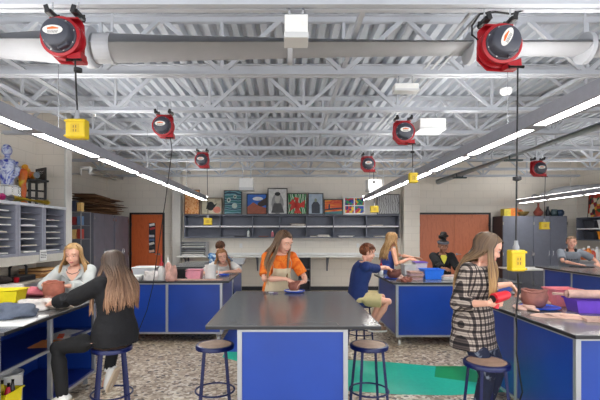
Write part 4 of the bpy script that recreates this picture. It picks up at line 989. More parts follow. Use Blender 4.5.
o = M().lathe([(.06,0), (.09,.05), (.09,.12), (.07,.17), (.075,.19), (.05,.19)], 20).build('glazed_pot', mat('pot_gl', (60,80,86), .3, noise=.2), loc=(onR(556), 11.38, ZR)); tag(o, 'dark green glazed pot right of the slim vase', 'pot')
o = M().lathe([(.06,0), (.1,.06), (.1,.13), (.06,.18), (.05,.18)], 20).build('glazed_pot', mat('pot_bl', (40,62,90), .3, noise=.2), loc=(onR(562), 11.38, ZR)); tag(o, 'dark blue round pot, rightmost on the grey cabinets', 'pot')
# --- right wall shelf and poster, counter
rs = thing('right_wall_shelf', 'dark open shelf on the right wall holding bins', 'shelf', (XR, 10.45, 1.42))
for z in (0, .29, .58): M().box(-.35, -.002, -.75, .78, z, z+.025).build('board', greycab, rs)
for y in (-.75, .755): M().box(-.35, -.002, y, y+.025, .025, .58).build('side', greycab, rs)
M().box(-.354, -.35, -.72, .75, .285, .318).build('shelf_lip', mat('shelf_lip_white', (226,226,228)), rs); M().box(-.02, -.003, -.72, .75, .03, .58).build('back', greycab, rs)
for (y, z, c, l) in ((10.8, 1.737, (60,62,70), 'dark bin on upper shelf of the right wall'), (10.3, 1.737, (206,206,208), 'white and red tub on upper right wall shelf'), (10.8, 1.447, (54,56,64), 'dark bin on lower shelf of the right wall'), (10.3, 1.447, (230,150,40), 'orange tub on lower right wall shelf')):
    bin_('shelf_bin', l, 'bin', (XR-.19, y, z), .28, .4, .2, mat('shbin_%d_%d_%d' % c, c, .5, noise=.2, scale=14), group='bins on the right wall shelf')
po = thing('colourful_poster', 'colourful block pattern poster on right wall above the shelf', 'poster', (XR-.06, 10.9, 2.03)); M().box(0, .02, -.6, .3, 0, .62).build('panel', ramp_mat('poster', [(30,30,36), (206,70,40), (236,190,60), (60,120,70), (150,40,60), (230,220,200)], 'VOR', 9, .5, hard=True), po); M().tube([(0,-.6,0), (0,.3,0), (0,.3,.62), (0,-.6,.62)], .012, 6, closed=True).build('frame', black, po); po.rotation_euler.y = .06
rc = thing('right_counter', 'grey counter along the right wall under the shelf', 'counter', (XR, 10.2, 0)); M().box(-.6, -.002, -1.3, .85, .88, .92).build('top', mat('counter_grey', (190,190,194), .4, noise=.05), rc, bevel=.004); M().box(-.56, -.002, -1.28, .83, 0, .88).build('base', greylt, rc)
for k, (px, h, c, l) in enumerate([(584, .26, (226,120,70), 'orange bottle on right counter behind the boy in grey'), (588.5, .3, (236,140,60), 'taller orange bottle on right counter'), (592.5, .24, (220,90,70), 'red orange bottle on right counter'), (597, .28, (240,240,236), 'white bottle on right counter near the frame edge')]):
    Y = 10.7; bottle(px, 0, Y, .921, .07, h*1.2, c, l, X=at(px,0,Y).x if at(px,0,Y).x > 7.48 else 7.5+k*.1, group='bottles on the right counter')
# --- white folding table
ft = thing('folding_table', 'white folding table in front of the right grey cabinets', 'table', (at(529,0,10.2).x, 10.3, 0))
w = 42*10.2/F_PX/2
M().box(-w, w, -.38, .38, .71, .745).build('tabletop', white, ft, bevel=.006)
for s in (-1, 1):
    for t_ in (-.3, .3): M().tube([(s*(w-.25), t_, .71), (s*(w-.15), t_, .02)], .014, 8).build('leg', mat('leg_grey', (120,122,128), .4, .4, noise=.05), ft)
    M().cyl((s*(w-.2), -.3, .3), (s*(w-.2), .3, .3), .01, 8).build('crossbar', mat('leg_grey', (120,122,128)), ft)
p = at(579, 264.5, 8.6); board('black tablet lying on far right table before the boy', (p.x, 8.52, T), .36, .24, .014, black, .1, 'tablet', 'tablet')
# ------------------------------------------------------------------ people
UP = V((0, 0, 1))
def remesh(q, vox, smooth=4):
    me = q.mesh('tmp', [], smooth=False); o = bpy.data.objects.new('tmp', me); C.objects.link(o)
    r = o.modifiers.new('r', 'REMESH'); r.mode = 'VOXEL'; r.voxel_size = vox; r.adaptivity = 0
    s = o.modifiers.new('s', 'SMOOTH'); s.iterations = smooth; s.factor = .5
    dg = bpy.context.evaluated_depsgraph_get(); dg.update()
    new = bpy.data.meshes.new_from_object(o.evaluated_get(dg))
    bpy.data.objects.remove(o); bpy.data.meshes.remove(me)
    new.polygons.foreach_set('use_smooth', [True]*len(new.polygons)); new.update()
    return new
def limb(q, pts, rs, n=14):
    q.tube(pts, rs, n)
    for p, r in zip(pts, rs): q.ell(p, (r, r, r), 14, 10)
def ik(a, t, l1, l2, hint):
    d = t-a; L = max(1e-4, min(d.length, (l1+l2)*.995)); dn = d.normalized(); t2 = a+dn*L
    c = (l1*l1+L*L-l2*l2)/(2*L); h = math.sqrt(max(0, l1*l1-c*c))
    p = hint-dn*hint.dot(dn)
    if p.length < 1e-5: p = V((0, 0, -1))
    return a+dn*c+p.normalized()*h, t2
PF = [(-.45,.165,.125), (-.25,.165,.122), (-.12,.15,.115), (0,.168,.118), (.15,.16,.112), (.38,.126,.094), (.6,.138,.106), (.76,.15,.106), (.88,.15,.09), (.95,.115,.072), (1.03,.058,.056)]
PM = [(-.45,.16,.12), (-.25,.16,.12), (-.12,.145,.115), (0,.162,.118), (.15,.155,.112), (.38,.146,.105), (.6,.158,.115), (.76,.172,.115), (.88,.175,.098), (.95,.13,.078), (1.03,.064,.062)]
def lerp_prof(P, t):
    if t <= P[0][0]: return P[0][1:]
    for a, b in zip(P, P[1:]):
        if t <= b[0]:
            k = (t-a[0])/(b[0]-a[0]); k = k*k*(3-2*k) if 0 else k
            return a[1]+(b[1]-a[1])*k, a[2]+(b[2]-a[2])*k
    return P[-1][1:]
def ombre(c, t, z1, z0):
    nm = 'hair_%d_%d_%d_%d' % (c+(t[0],))
    if nm in MATS: return MATS[nm]
    m, nt, b = newmat(nm); L = nt.links
    tc = nt.nodes.new('ShaderNodeTexCoord'); sx = nt.nodes.new('ShaderNodeSeparateXYZ'); L.new(tc.outputs['Object'], sx.inputs['Vector'])
    mr = nt.nodes.new('ShaderNodeMapRange'); mr.inputs['From Min'].default_value = z1; mr.inputs['From Max'].default_value = z0; L.new(sx.outputs['Z'], mr.inputs['Value'])
    r = nt.nodes.new('ShaderNodeValToRGB'); r.color_ramp.elements[0].color = lin(c); r.color_ramp.elements[1].color = lin(t); L.new(mr.outputs['Result'], r.inputs['Fac'])
    L.new(r.outputs['Color'], b.inputs['Base Color']); b.inputs['Roughness'].default_value = .45; MATS[nm] = m; return m
class Person:
    def __init__(s, label, x, y, pz, face, l1=5, l2=8, side=0, hp=15, hyaw=0, hroll=0, sc=1.0, male=False, skin=(226,172,148), wR=None, wL=None, aR=None, aL=None, kR=None, kL=None, eR=None, eL=None, toeR=None, toeL=None, curl=.5, vox=.0065, neckp=None, bulk=1.0, lips=(196,112,108), brow=(130,98,74), palmR=None, palmL=None, handR=None, handL=None):
        a = math.radians(face); s.sc = sc; s.hs = sc*1.1; s.prof = PM if male else PF; s.bulk = bulk; s.vox = vox
        s.F = V((math.sin(a), math.cos(a), 0)); s.R = V((math.cos(a), -math.sin(a), 0))
        s.root = thing('person', label, 'person', (x, y, 0)); s.o = V((x, y, 0))
        sd = math.sin(math.radians(side))
        d1 = (UP*math.cos(math.radians(l1))+s.F*math.sin(math.radians(l1))+s.R*sd).normalized()
        d2 = (UP*math.cos(math.radians(l2))+s.F*math.sin(math.radians(l2))+s.R*sd).normalized()
        s.P = V((0, 0, pz)); s.W = s.P+d1*.22*sc; s.N = s.W+d2*.28*sc; s.d1, s.d2 = d1, d2
        hy_ = math.radians(hyaw); Fy = s.F*math.cos(hy_)+s.R*math.sin(hy_); Rh = s.R*math.cos(hy_)-s.F*math.sin(hy_)
        h = math.radians(hp); s.hf = Fy*math.cos(h)-UP*math.sin(h); s.hu = Fy*math.sin(h)+UP*math.cos(h); s.hr = Rh
        rl = math.radians(hroll); s.hr, s.hu = s.hr*math.cos(rl)-s.hu*math.sin(rl), s.hu*math.cos(rl)+s.hr*math.sin(rl)
        nd = (d2+s.hu).normalized(); s.NT = s.N+nd*.075*sc; s.HC = s.NT+s.hu*.08*sc+s.hf*.018*sc
        ctr, rr, ff, dd, w, d = s.tor(.9)
        shw = (.178 if male else .158)*sc
        s.S = {'R': ctr+rr*shw, 'L': ctr-rr*shw}; s.H = {'R': s.P+s.R*.088*sc-UP*.02, 'L': s.P-s.R*.088*sc-UP*.02}
        s.E = {}; s.Wr = {}; s.K = {}; s.A = {}; s.toe = {}; s.hd = {}; s.pn = {}
        for k, w_, e_, sg in (('R', wR, eR, 1), ('L', wL, eL, -1)):
            t = V(w_)-s.o if w_ is not None else s.S[k]-UP*.5*sc+s.F*.05
            hint = V(e_) if e_ is not None else (-UP*.8+s.R*sg*.6-s.F*.3)
            s.E[k], s.Wr[k] = ik(s.S[k], t, .285*sc, .25*sc, hint)
        for k, pn, hd in (('R', palmR, handR), ('L', palmL, handL)):
            s.hd[k] = V(hd).normalized() if hd is not None else ((s.Wr[k]-s.E[k]).normalized()*.8+s.F*.2-UP*.1).normalized()
            p = V(pn) if pn is not None else (-UP*.8+(s.R*-.5 if k == 'R' else s.R*.5)); p = p-s.hd[k]*p.dot(s.hd[k]); s.pn[k] = p.normalized()
        for k, a_, kh, tq, sg in (('R', aR, kR, toeR, 1), ('L', aL, kL, toeL, -1)):
            t = V(a_)-s.o if a_ is not None else s.H[k]*1+V((0, 0, .085-s.H[k].z))+s.R*sg*.02
            hint = V(kh) if kh is not None else s.F+s.R*sg*.15
            s.K[k], s.A[k] = ik(s.H[k], t, .41*sc, .40*sc, hint)
            s.toe[k] = V(tq).normalized() if tq is not None else s.F*1
        q = M(); s.torso(q, -.12, 1.03, -.004); 
        q.tube([s.N-s.d2*.05, s.NT, s.HC-s.hf*.01-s.hu*.02*sc], [.062*sc, .05*sc, .05*sc], 16); s.head(q)
        for k in 'RL':
            limb(q, [s.S[k]-(s.S[k]-ctr)*.2, s.S[k], s.S[k].lerp(s.E[k], .5), s.E[k]], [.05*sc, .048*sc*bulk, .042*sc*bulk, .034*sc])
            limb(q, [s.E[k], s.E[k].lerp(s.Wr[k], .3), s.Wr[k]], [.034*sc, .036*sc*bulk, .023*sc]); s.hand(q, k, curl)
            limb(q, [s.H[k], s.H[k].lerp(s.K[k], .5), s.K[k], s.K[k].lerp(s.A[k], .3), s.A[k]], [.085*sc, .072*sc, .05*sc, .05*sc, .033*sc])
            q.tube([s.A[k], s.A[k]+s.toe[k]*.07-UP*.035, s.A[k]+s.toe[k]*.14-UP*.05], [.034, .032, .02], 10)
        me = remesh(q, vox, 3)
        sk = mat('skin_%d_%d_%d' % skin, skin, .5, noise=.05, scale=6); lp = mat('lips_%d_%d_%d' % lips, lips, .4, noise=.05); bw = mat('brow_%d_%d_%d' % brow, brow, .7, noise=.1)
        for m_ in (sk, lp, bw): me.materials.append(m_)
        for p in me.polygons:
            c = p.center-s.HC
            if c.length < .18:
                x, y, z = abs(c.dot(s.hr))/s.hs, c.dot(s.hf)/s.hs, c.dot(s.hu)/s.hs
                if y > .06 and x < .019 and abs(z+.056) < .0072: p.material_index = 1
                elif y > .04 and .012 < x < .05 and abs(z-.036+.12*abs(x-.03)) < .0038: p.material_index = 2
        b = bpy.data.objects.new('body', me); C.objects.link(b); b.parent = s.root; s.body = b
        ew = mat('eye_white', (236,232,228), .25, noise=.02); ei = mat('eye_iris', (58,42,34), .2, noise=.05)
        for sx in (-1, 1):
            c = s.hp((sx*.03, .0705, .012)); e = M(); e.ell(c, (.0115*sc, .008*sc, .006*sc), 12, 8, (s.hr, s.hf, s.hu)); eo = e.build('eye', ew, s.root)
            i = M(); i.ell(s.hp((sx*.03, .0765, .0105)), (.0052*sc, .003*sc, .005*sc), 10, 6, (s.hr, s.hf, s.hu)); i.build('iris', ei, eo)
            l = M(); l.ell(s.hp((sx*.03, .0715, .0175)), (.0145*sc, .01*sc, .0048*sc), 12, 6, (s.hr, s.hf, s.hu)); l.build('eyelid', sk, eo)
    def hp(s, p): return s.HC+(s.hr*p[0]+s.hf*p[1]+s.hu*p[2])*s.hs
    def tor(s, t):
        k = max(0, min(1, t))
        d = s.d1.lerp(s.d2, max(0, min(1, (k-.2)/.5))).normalized()
        if t <= .44: c = s.P+s.d1*(t*.5*s.sc) if t >= 0 else s.P+UP*(t*.5*s.sc)
        else: c = s.W+s.d2*((t-.44)*.5*s.sc)
        if t < 0: d = UP*1
        f = d.cross(s.R).normalized(); r = f.cross(d).normalized(); w, dp = lerp_prof(s.prof, t)
        return c, r, f, d, w*s.sc*s.bulk, dp*s.sc*s.bulk
    def torso(s, q, t0, t1, infl, n=28, step=18, flare=0):
        vs = []
        for i in range(step+1):
            t = t0+(t1-t0)*i/step; c, r, f, d, w, dp = s.tor(t); g = infl+flare*max(0, .35-t)
            for j in range(n):
                a = 2*PI*j/n; ca, sa = math.cos(a), math.sin(a)
                x = math.copysign(abs(ca)**.85, ca); y = math.copysign(abs(sa)**.85, sa)
                bust = .02*s.sc*math.exp(-((t-.66)/.09)**2)*max(0, sa)*(1 if s.prof is PF else .2)
                vs.append(c+r*x*(w+g)+f*y*(dp+g+bust))
        fs = []
        for i in range(step):
            for j in range(n): fs.append((i*n+j, i*n+(j+1) % n, (i+1)*n+(j+1) % n, (i+1)*n+j))
        fs += [tuple(range(n-1, -1, -1)), tuple(range(step*n, step*n+n))]
        q.add(vs, fs)
    def surf(s, t, a, infl):
        c, r, f, d, w, dp = s.tor(t); ca, sa = math.cos(a), math.sin(a)
        x = math.copysign(abs(ca)**.85, ca); y = math.copysign(abs(sa)**.85, sa)
        bust = .02*s.sc*math.exp(-((t-.66)/.09)**2)*max(0, sa)*(1 if s.prof is PF else .2)
        return c+r*x*(w+infl)+f*y*(dp+infl+bust)
    def head(s, q):
        k = s.hs; ax = (s.hr, s.hf, s.hu)
        def e(c, r): q.ell(s.hp(c), tuple(v*k for v in r), 20, 14, ax)
        e((0,-.012,.03), (.075,.096,.087)); e((0,.016,-.028), (.057,.07,.085)); e((0,.03,-.075), (.036,.044,.034)); e((0,.06,-.092), (.02,.02,.018))
        for x in (-1, 1):
            e((x*.034,.052,-.03), (.026,.026,.028)); e((x*.03,.07,.034), (.026,.012,.009)); e((x*.077,-.008,-.004), (.01,.02,.03)); e((x*.01,.088,-.024), (.008,.009,.007))
        q.tube([s.hp((0,.078,.022)), s.hp((0,.09,-.006)), s.hp((0,.097,-.02))], [.007*k,.008*k,.009*k], 10)
        e((0,.094,-.022), (.009,.01,.008)); e((0,.083,-.051), (.02,.01,.006)); e((0,.081,-.061), (.018,.01,.007))
    def hand(s, q, k, curl):
        sc = s.sc; w = s.Wr[k]; h = s.hd[k]; pn = s.pn[k]; side = h.cross(pn)*(1 if k == 'R' else -1)
        q.ell(w+h*.045*sc, (.037*sc, .05*sc, .016*sc), 14, 10, (side, h, pn)); q.tube([w-h*.01, w+h*.03], [.023*sc, .026*sc], 10)
        for i, L in enumerate((.07, .08, .075, .058)):
            off = (.029-.0195*i)*sc; root = w+h*.082*sc+side*off; sp = (.2-.13*i)
            d0 = (h+side*sp*.6).normalized()
            p1 = root+(d0*math.cos(curl*.5)+pn*math.sin(curl*.5))*L*.5*sc; p2 = p1+(d0*math.cos(curl*1.3)+pn*math.sin(curl*1.3))*L*.33*sc; p3 = p2+(d0*math.cos(curl*1.9)+pn*math.sin(curl*1.9))*L*.25*sc
            limb(q, [root-h*.03*sc, root, p1, p2, p3], [.009*sc, .0095*sc, .0088*sc, .008*sc, .007*sc], 8)
        r = w+h*.025*sc+side*.026*sc; p1 = r+(h*.6+side*.7+pn*.3).normalized()*.035*sc; p2 = p1+(h*.85+side*.2+pn*.4).normalized()*.03*sc; p3 = p2+(h*.9+pn*.4).normalized()*.022*sc
        limb(q, [r, p1, p2, p3], [.014*sc, .011*sc, .0095*sc, .008*sc], 8)
    def part(s, name, me, m, label=None):
        me.materials.clear(); me.materials.append(m); o = bpy.data.objects.new(name, me); C.objects.link(o); o.parent = s.root
        if label: o['label'] = label
        return o
    def top(s, name, m, t0=-.12, t1=.99, sleeve=2.0, infl=.014, flare=0, sl_infl=None, vox=.009, label=None):
        q = M(); s.torso(q, t0, t1, infl, flare=flare); g = infl if sl_infl is None else sl_infl; sc = s.sc*s.bulk; ctr = s.tor(.9)[0]
        for k in 'RL':
            S, E, W = s.S[k], s.E[k], s.Wr[k]
            if sleeve <= 0: continue
            if sleeve < 1: en = S.lerp(E, sleeve); q.ell(S, (.05*sc+g,)*3, 16, 12); q.tube([S-(S-ctr)*.35, S-(S-ctr)*.05, S.lerp(en, .25), S.lerp(en, .6), en], [.052*sc+g*.6, .0495*sc+g, .049*sc+g, .048*sc+g*1.3, (.05-.01*sleeve)*sc+g*1.6], 16)
            else:
                limb(q, [S-(S-ctr)*.3, S, S.lerp(E, .5), E], [.052*sc+g*.6, .05*sc+g, .043*sc+g, .038*sc+g*1.2])
                f = sleeve-1
                if f > 0.02: q.tube([E, E.lerp(W, f*.5), E.lerp(W, f)], [.038*sc+g*1.2, .037*sc+g, (.037-.012*f)*sc+g], 16)
        return s.part(name, remesh(q, vox, 4), m, label)
    def pants(s, name, m, frac=2.0, infl=.012, t1=.25, label=None):
        q = M(); s.torso(q, -.12, t1, infl); sc = s.sc
        for k in 'RL':
            H, K, A = s.H[k], s.K[k], s.A[k]
            if frac <= 1: en = H.lerp(K, frac); q.ell(H, (.087*sc+infl,)*3, 16, 12); q.tube([H, H.lerp(en, .3), H.lerp(en, .7), en], [.088*sc+infl, .086*sc+infl, .08*sc+infl*1.3, .075*sc+infl*1.8], 16)
            else: limb(q, [H, H.lerp(K, .5), K, K.lerp(A, .3), K.lerp(A, frac-1)], [.087*sc+infl, .074*sc+infl, .054*sc+infl, .053*sc+infl, .04*sc+infl])
        return s.part(name, remesh(q, .01, 4), m, label)
    def shoes(s, m, sole):
        for k in 'RL':
            A, t = s.A[k], s.toe[k]; up = (UP-t*UP.dot(t)).normalized(); sd = t.cross(up)
            q = M(); q.tube([A-t*.055-up*.045, A-t*.03-up*.03, A+t*.03-up*.035, A+t*.1-up*.045, A+t*.165-up*.055, A+t*.185-up*.06], [.03,.044,.045,.044,.034,.012], 14, up=up)
            q.tube([A+up*.025, A-up*.03], [.042,.048], 14)
            o = s.part('shoe', remesh(q, .007, 3), m)
            b = M(); vs = [(-.075,.0), (-.06,.035), (.02,.04), (.11,.046), (.17,.035), (.195,.0)]; poly = vs+[(x, -y) for x, y in vs[-2:0:-1]]
            T_ = Matrix((( t.x, sd.x, up.x, A.x), (t.y, sd.y, up.y, A.y), (t.z, sd.z, up.z, A.z), (0,0,0,1)))
            b.prism(poly, -.087, -.066, T_); b.build('sole', sole, o)
    def drape(s, p, m=.02, sg=-1, xmax=.2):
        best = None
        for i in range(15):
            t = -.3+1.25*i/14; c, r, f, d, w, dp = s.tor(t); L = abs((p-c).dot(d))
            if best is None or L < best[0]: best = (L, c, r, f, d, w, dp)
        L, c, r, f, d, w, dp = best
        v = p-c; x, y = v.dot(r), v.dot(f)
        if abs(x) > xmax: p = p+r*(math.copysign(xmax, x)-x); x = math.copysign(xmax, x)
        if L < .08 and abs(x) < w+m:
            yl = (dp+m)*math.sqrt(max(0, 1-(x/(w+m))**2))
            if y*sg < yl: p = p+f*(sg*yl-y)
        for k in 'RL':
            v = p-s.S[k]; R_ = .058*s.sc+m*.8
            if v.length < R_:
                vx = v-s.F*v.dot(s.F); p = s.S[k]+vx+s.F*sg*math.sqrt(max(0, R_*R_-vx.length_squared))
        return p
    def cap(s, m, rad=1.06, hair_z=.045, back_z=-.09, fore=.042):
        q = M(); n, mm = 36, 26; vs = []; low = []
        for i in range(mm+1):
            ph = PI*i/mm
            for j in range(n):
                a = 2*PI*j/n; sa = math.sin(a)
                if sa > .3: lim = hair_z+fore*min(1, (sa-.3)/.5)
                else: lim = hair_z+(back_z-hair_z)*min(1, (.3-sa)/.5)
                b_ = max(-1, min(1, (lim-.03)/(.087*rad))); cz = math.cos(ph)
                low.append(cz < b_); cz = max(cz, b_); sz = math.sqrt(max(0, 1-cz*cz))
                vs.append(s.hp((sz*math.cos(a)*.075*rad, -.012+sz*sa*.096*rad, .03+cz*.087*rad)))
        fs = []
        for i in range(mm):
            for j in range(n):
                f = (i*n+j, i*n+(j+1) % n, (i+1)*n+(j+1) % n, (i+1)*n+j)
                if not all(low[k] for k in f): fs.append(f)
        q.add(vs, fs); return q
    def long_hair(s, cols, length=.35, N=220, wave=.012, a0=62, part=.01, front=.0, spread=1.0, thick=.0075, seed=1, dm=.03, tip=None, fsplit=.25, xm=.16, bias=0.0, name='hair'):
        rg = random.Random(seed); cols = [tuple(int(v*.8) for v in c) for c in cols]; ms = [mat('hair_%d_%d_%d' % c, c, .45, noise=.2, scale=30, spec=.4) for c in cols]
        if tip: zt_, zb_ = s.HC.z, s.HC.z-length*1.05; ms = [ombre(c, t, zt_, zb_) for c, t in zip(cols, tip)]
        q = s.cap(None); q.mi = [0]*len(q.f)
        for i in range(N):
            sg = 1 if (i % 2) else -1; th = a0+(182-a0)*((i//2+.5)/(N/2))+rg.uniform(-4, 4); th = min(th, 180)
            a = math.radians(th); q.cur = rg.choice([0]*2+list(range(len(ms))))
            f = (th-a0)/(180-a0)
            pts = [(part+sg*.006, .075-.15*f, .118-.02*f-.03*(1-f)**3)]
            for el, k in ((62, 1.07), (38, 1.11), (12, 1.13), (-12, 1.14)):
                e = math.radians(el); pts.append((sg*math.sin(a)*math.cos(e)*.075*k+part*.3, -.012+math.cos(a)*math.cos(e)*.096*k, .03+math.sin(e)*.087*k))
            w = [s.hp(p) for p in pts]
            L = length*rg.uniform(.82, 1.08)*s.sc; last = w[-1]; dr = (s.hr*sg*math.sin(a)*.10*spread+s.hf*math.cos(a)*.07*spread); st_ = 9; ph = rg.uniform(0, 6)
            neck = s.NT
            for j in range(1, st_+1):
                u = j/st_
                p = last-UP*(L*u)+dr*min(1, u*1.3)*(.9)+s.R*bias*min(1, u*1.5)
                pull = (neck-p); pull.z = 0
                p = p+pull*.18*math.sin(min(1, u*1.6)*PI)*(1 if f > .3 else .5)
                p = p+s.hr*wave*math.sin(ph+u*9)*u+s.hf*wave*math.cos(ph*1.3+u*8)*u
                w.append(s.drape(p, dm+rg.uniform(0, .016), -1 if f > fsplit else 1, xm*rg.uniform(.75, 1)))
            for _ in range(2):
                for j in range(5, len(w)-1): w[j] = (w[j-1]+w[j]*2+w[j+1])*.25
            r0 = thick*rg.uniform(.8, 1.25)*s.sc; k = len(w)
            q.tube(w, [r0*.9]*3+[r0*1.25]*(k-7)+[r0*1.1, r0*.9, r0*.6, r0*.2], 5, flat=.6)
        return q.build(name, ms, s.root, angle=80)
    def short_hair(s, cols, N=220, L=.05, thick=.008, seed=2, fringe=.6, name='hair', hz=.05, bz=-.07):
        rg = random.Random(seed); cols = [tuple(int(v*.8) for v in c) for c in cols]; ms = [mat('hair_%d_%d_%d' % c, c, .5, noise=.2, scale=30, spec=.4) for c in cols]
        q = s.cap(None, 1.05, hz, bz, .012); q.mi = [0]*len(q.f)
        for i in range(N):
            q.cur = rg.choice(list(range(len(ms))))
            z = rg.uniform(-.35, 1); a = rg.uniform(0, 2*PI); cz = math.sqrt(max(0, 1-z*z)); x, y = cz*math.cos(a), cz*math.sin(a)
            if y > .2 and z < .55: continue
            if z < -.1 and y > -.1: continue
            pts = []; vx, vy = x*.3+rg.uniform(-.3, .3), y*.2+fringe*rg.uniform(.4, 1) if z > .3 else rg.uniform(-.2, .2)
            px, py, pz = x, y, z
            for j in range(5):
                n_ = math.sqrt(px*px+py*py+pz*pz); k = 1.05+.035*math.sin(j/4*PI*.8)+.004*j
                pts.append(s.hp((px/n_*.075*k, -.012+py/n_*.096*k, .03+pz/n_*.087*k)))
                px += vx*L*4; py += vy*L*4; pz -= L*3.2*(.4 if z > .5 else 1)
            q.tube(pts, [thick*.8, thick, thick, thick*.8, thick*.3], 5, flat=.7)
        return q.build(name, ms, s.root, angle=80)
def cloth(name, c, **k):
    d = dict(rough=.85, noise=.1, scale=9, bump=.55, bscale=13); d.update(k); return mat(name, c, **d)
whsole = mat('white_sole', (226,224,220), .6, noise=.05)
denim = cloth('denim', (40,54,86), noise=.3, scale=10)
blackpants = cloth('black_trousers', (14,14,17)); 
DK = .78
BROWN = [(112,78,54), (134,96,66), (92,62,44), (156,116,82)]; BLOND = [(232,186,126), (212,164,106), (246,206,150), (190,142,92)]

# girl in orange tie-dye behind the central table
g = Person('person with long brown hair in orange tie-dye shirt and beige apron, standing behind central table', -.14, 5.2, .86, 160, 8, 17, hp=28, hyaw=-24, sc=1.03, wR=at(286,279,4.86), wL=at(305,281.5,4.88), eR=(-.8,-.1,-.3), eL=(.45,.1,-.7), handR=(.85,-.1,-.35), handL=(-.75,-.3,-.2), curl=.7, palmR=(0,.3,-1), palmL=(0,.2,-1))
g.top('shirt', ramp_mat('tie_dye', [(206,76,12), (228,104,20), (240,134,44), (216,88,16)], 'NOISE', 9, .85, 4, 1.5, bump=.3), -.3, .985, .85, .018, sl_infl=.016)
g.pants('trousers', denim); g.shoes(mat('dark_shoe', (50,50,56), .6, noise=.1), whsole)
def apron(g, m, t0=-.7, t1=.72, a=62, infl=.034):
    q = M(); n, st_ = 16, 22; vs = []
    for lay in (0, .006):
        for i in range(st_+1):
            t = t0+(t1-t0)*i/st_; k = a if t < .35 else a-(a-34)*min(1, (t-.35)/.25)
            for j in range(n+1):
                an = PI/2+math.radians(k)*(j/n*2-1); vs.append(g.surf(max(t, -.25), an, infl+lay+(.02 if t < 0 else 0)+.004*math.sin(j*1.3+t*4))+UP*((t-max(t, -.25))*.5))
    N_ = (n+1)*(st_+1); fs = []
    for i in range(st_):
        for j in range(n):
            f = (i*(n+1)+j, i*(n+1)+j+1, (i+1)*(n+1)+j+1, (i+1)*(n+1)+j); fs += [f, tuple(v+N_ for v in reversed(f))]
    q.add(vs, fs); o = q.build('apron', m, g.root)
    s_ = M()
    for sg in (-1, 1):
        s_.tube([g.surf(.71, PI/2+sg*.55, infl+.003), g.surf(.84, PI/2+sg*.6, infl+.01), g.surf(.97, PI/2+sg*.75, .03), g.N-g.F*.07*1+UP*.0], .009, 6, flat=.4)
    s_.build('apron_strap', m, g.root)
apron(g, cloth('apron_beige', (216,198,166)))
g.long_hair([(120,88,62), (140,104,74), (100,72,52), (150,114,82)], .46, 260, .006, 70, part=.012, spread=.75, seed=3, dm=.035, xm=.27, fsplit=.1, bias=.11, tip=[(160,122,84), (176,138,96), (140,104,72), (186,150,110)])

# girl in plaid shirt
g = Person('person with long blonde hair in black and white plaid shirt holding a red heat gun', 1.56, 3.5, .855, 140, 3, 7, hp=28, hyaw=-34, sc=.985, wR=at(488,303.5,3.2), wL=at(510,284,3.72), eR=(-.35,.15,-1), eL=(-.4,.6,-.6), handR=(.93,-.05,.12), handL=(.75,.3,-.6), curl=.85, palmL=(.2,.3,-.9), palmR=(0,.95,0), aL=(1.69,3.58,.085), aR=(1.56,3.42,.085))
g.top('plaid_shirt', plaid_mat('plaid_bw', (176,163,152), (76,66,64), (20,17,20), .054), -.42, .985, 1.55, .024, flare=.03)
g.pants('jeans', ramp_mat('paint_jeans', [(20,26,46), (28,36,62), (24,30,54), (170,180,196)], 'NOISE', 9, .85, 4, .8), label='dark blue jeans with pale paint marks'); g.shoes(mat('dark_shoe', (50,50,56), .6), whsole)
lh = M()
lh.tube([g.surf(.95, PI/2+.6, .03), g.surf(.7, PI/2+.3, .034), g.surf(.45, PI/2, .04), g.surf(.3, PI/2, .042)], .006, 6); lh.build('lanyard', black, g.root)
g.long_hair([(120,92,66), (106,80,58), (90,66,48), (134,106,78)], .42, 280, .008, 74, part=-.01, spread=.85, seed=4, dm=.05, xm=.19, fsplit=.2, tip=[(200,156,98), (180,132,80), (150,106,64), (214,176,120)])
# heat gun in her hand
W_ = g.Wr['R']+g.o; hc = W_+V((.075,0,.03))
hg = thing('heat_gun', 'red heat gun in the hand of the girl in plaid', 'heat gun', hc)
d = (at(520,292.5,3.3)-at(496,299.5,3.2)).normalized(); base = W_+g.hd['R']*.06+UP*.035-d*.02-hc
M().tube([base-d*.012, base, base+d*.03, base+d*.13, base+d*.15], [.03, .041, .042, .036, .028], 20).build('barrel', mat('heat_gun_red', (218,40,54), .35, noise=.06), hg)
M().tube([base+d*.15, base+d*.2], [.024,.02], 16).build('nozzle', mat('grey_nozzle', (130,134,140), .35, .5, noise=.08), hg)
M().tube([base+d*.03, base+d*.03+V((.0,0,-.05)), base+d*.02+V((-.0,0,-.08))], [.022,.02,.019], 12).build('grip', mat('heat_gun_red', (218,40,54)), hg)
M().lathe([(.0,0), (.03,0), (.03,.004), (.0,.005)], 16, base-d*.014, frame_from(-d)[0].to_track_quat('X', 'Z').to_matrix() if False else Matrix((frame_from(-d)[0], frame_from(-d)[1], -d)).transposed()).build('intake_grille', black, hg)

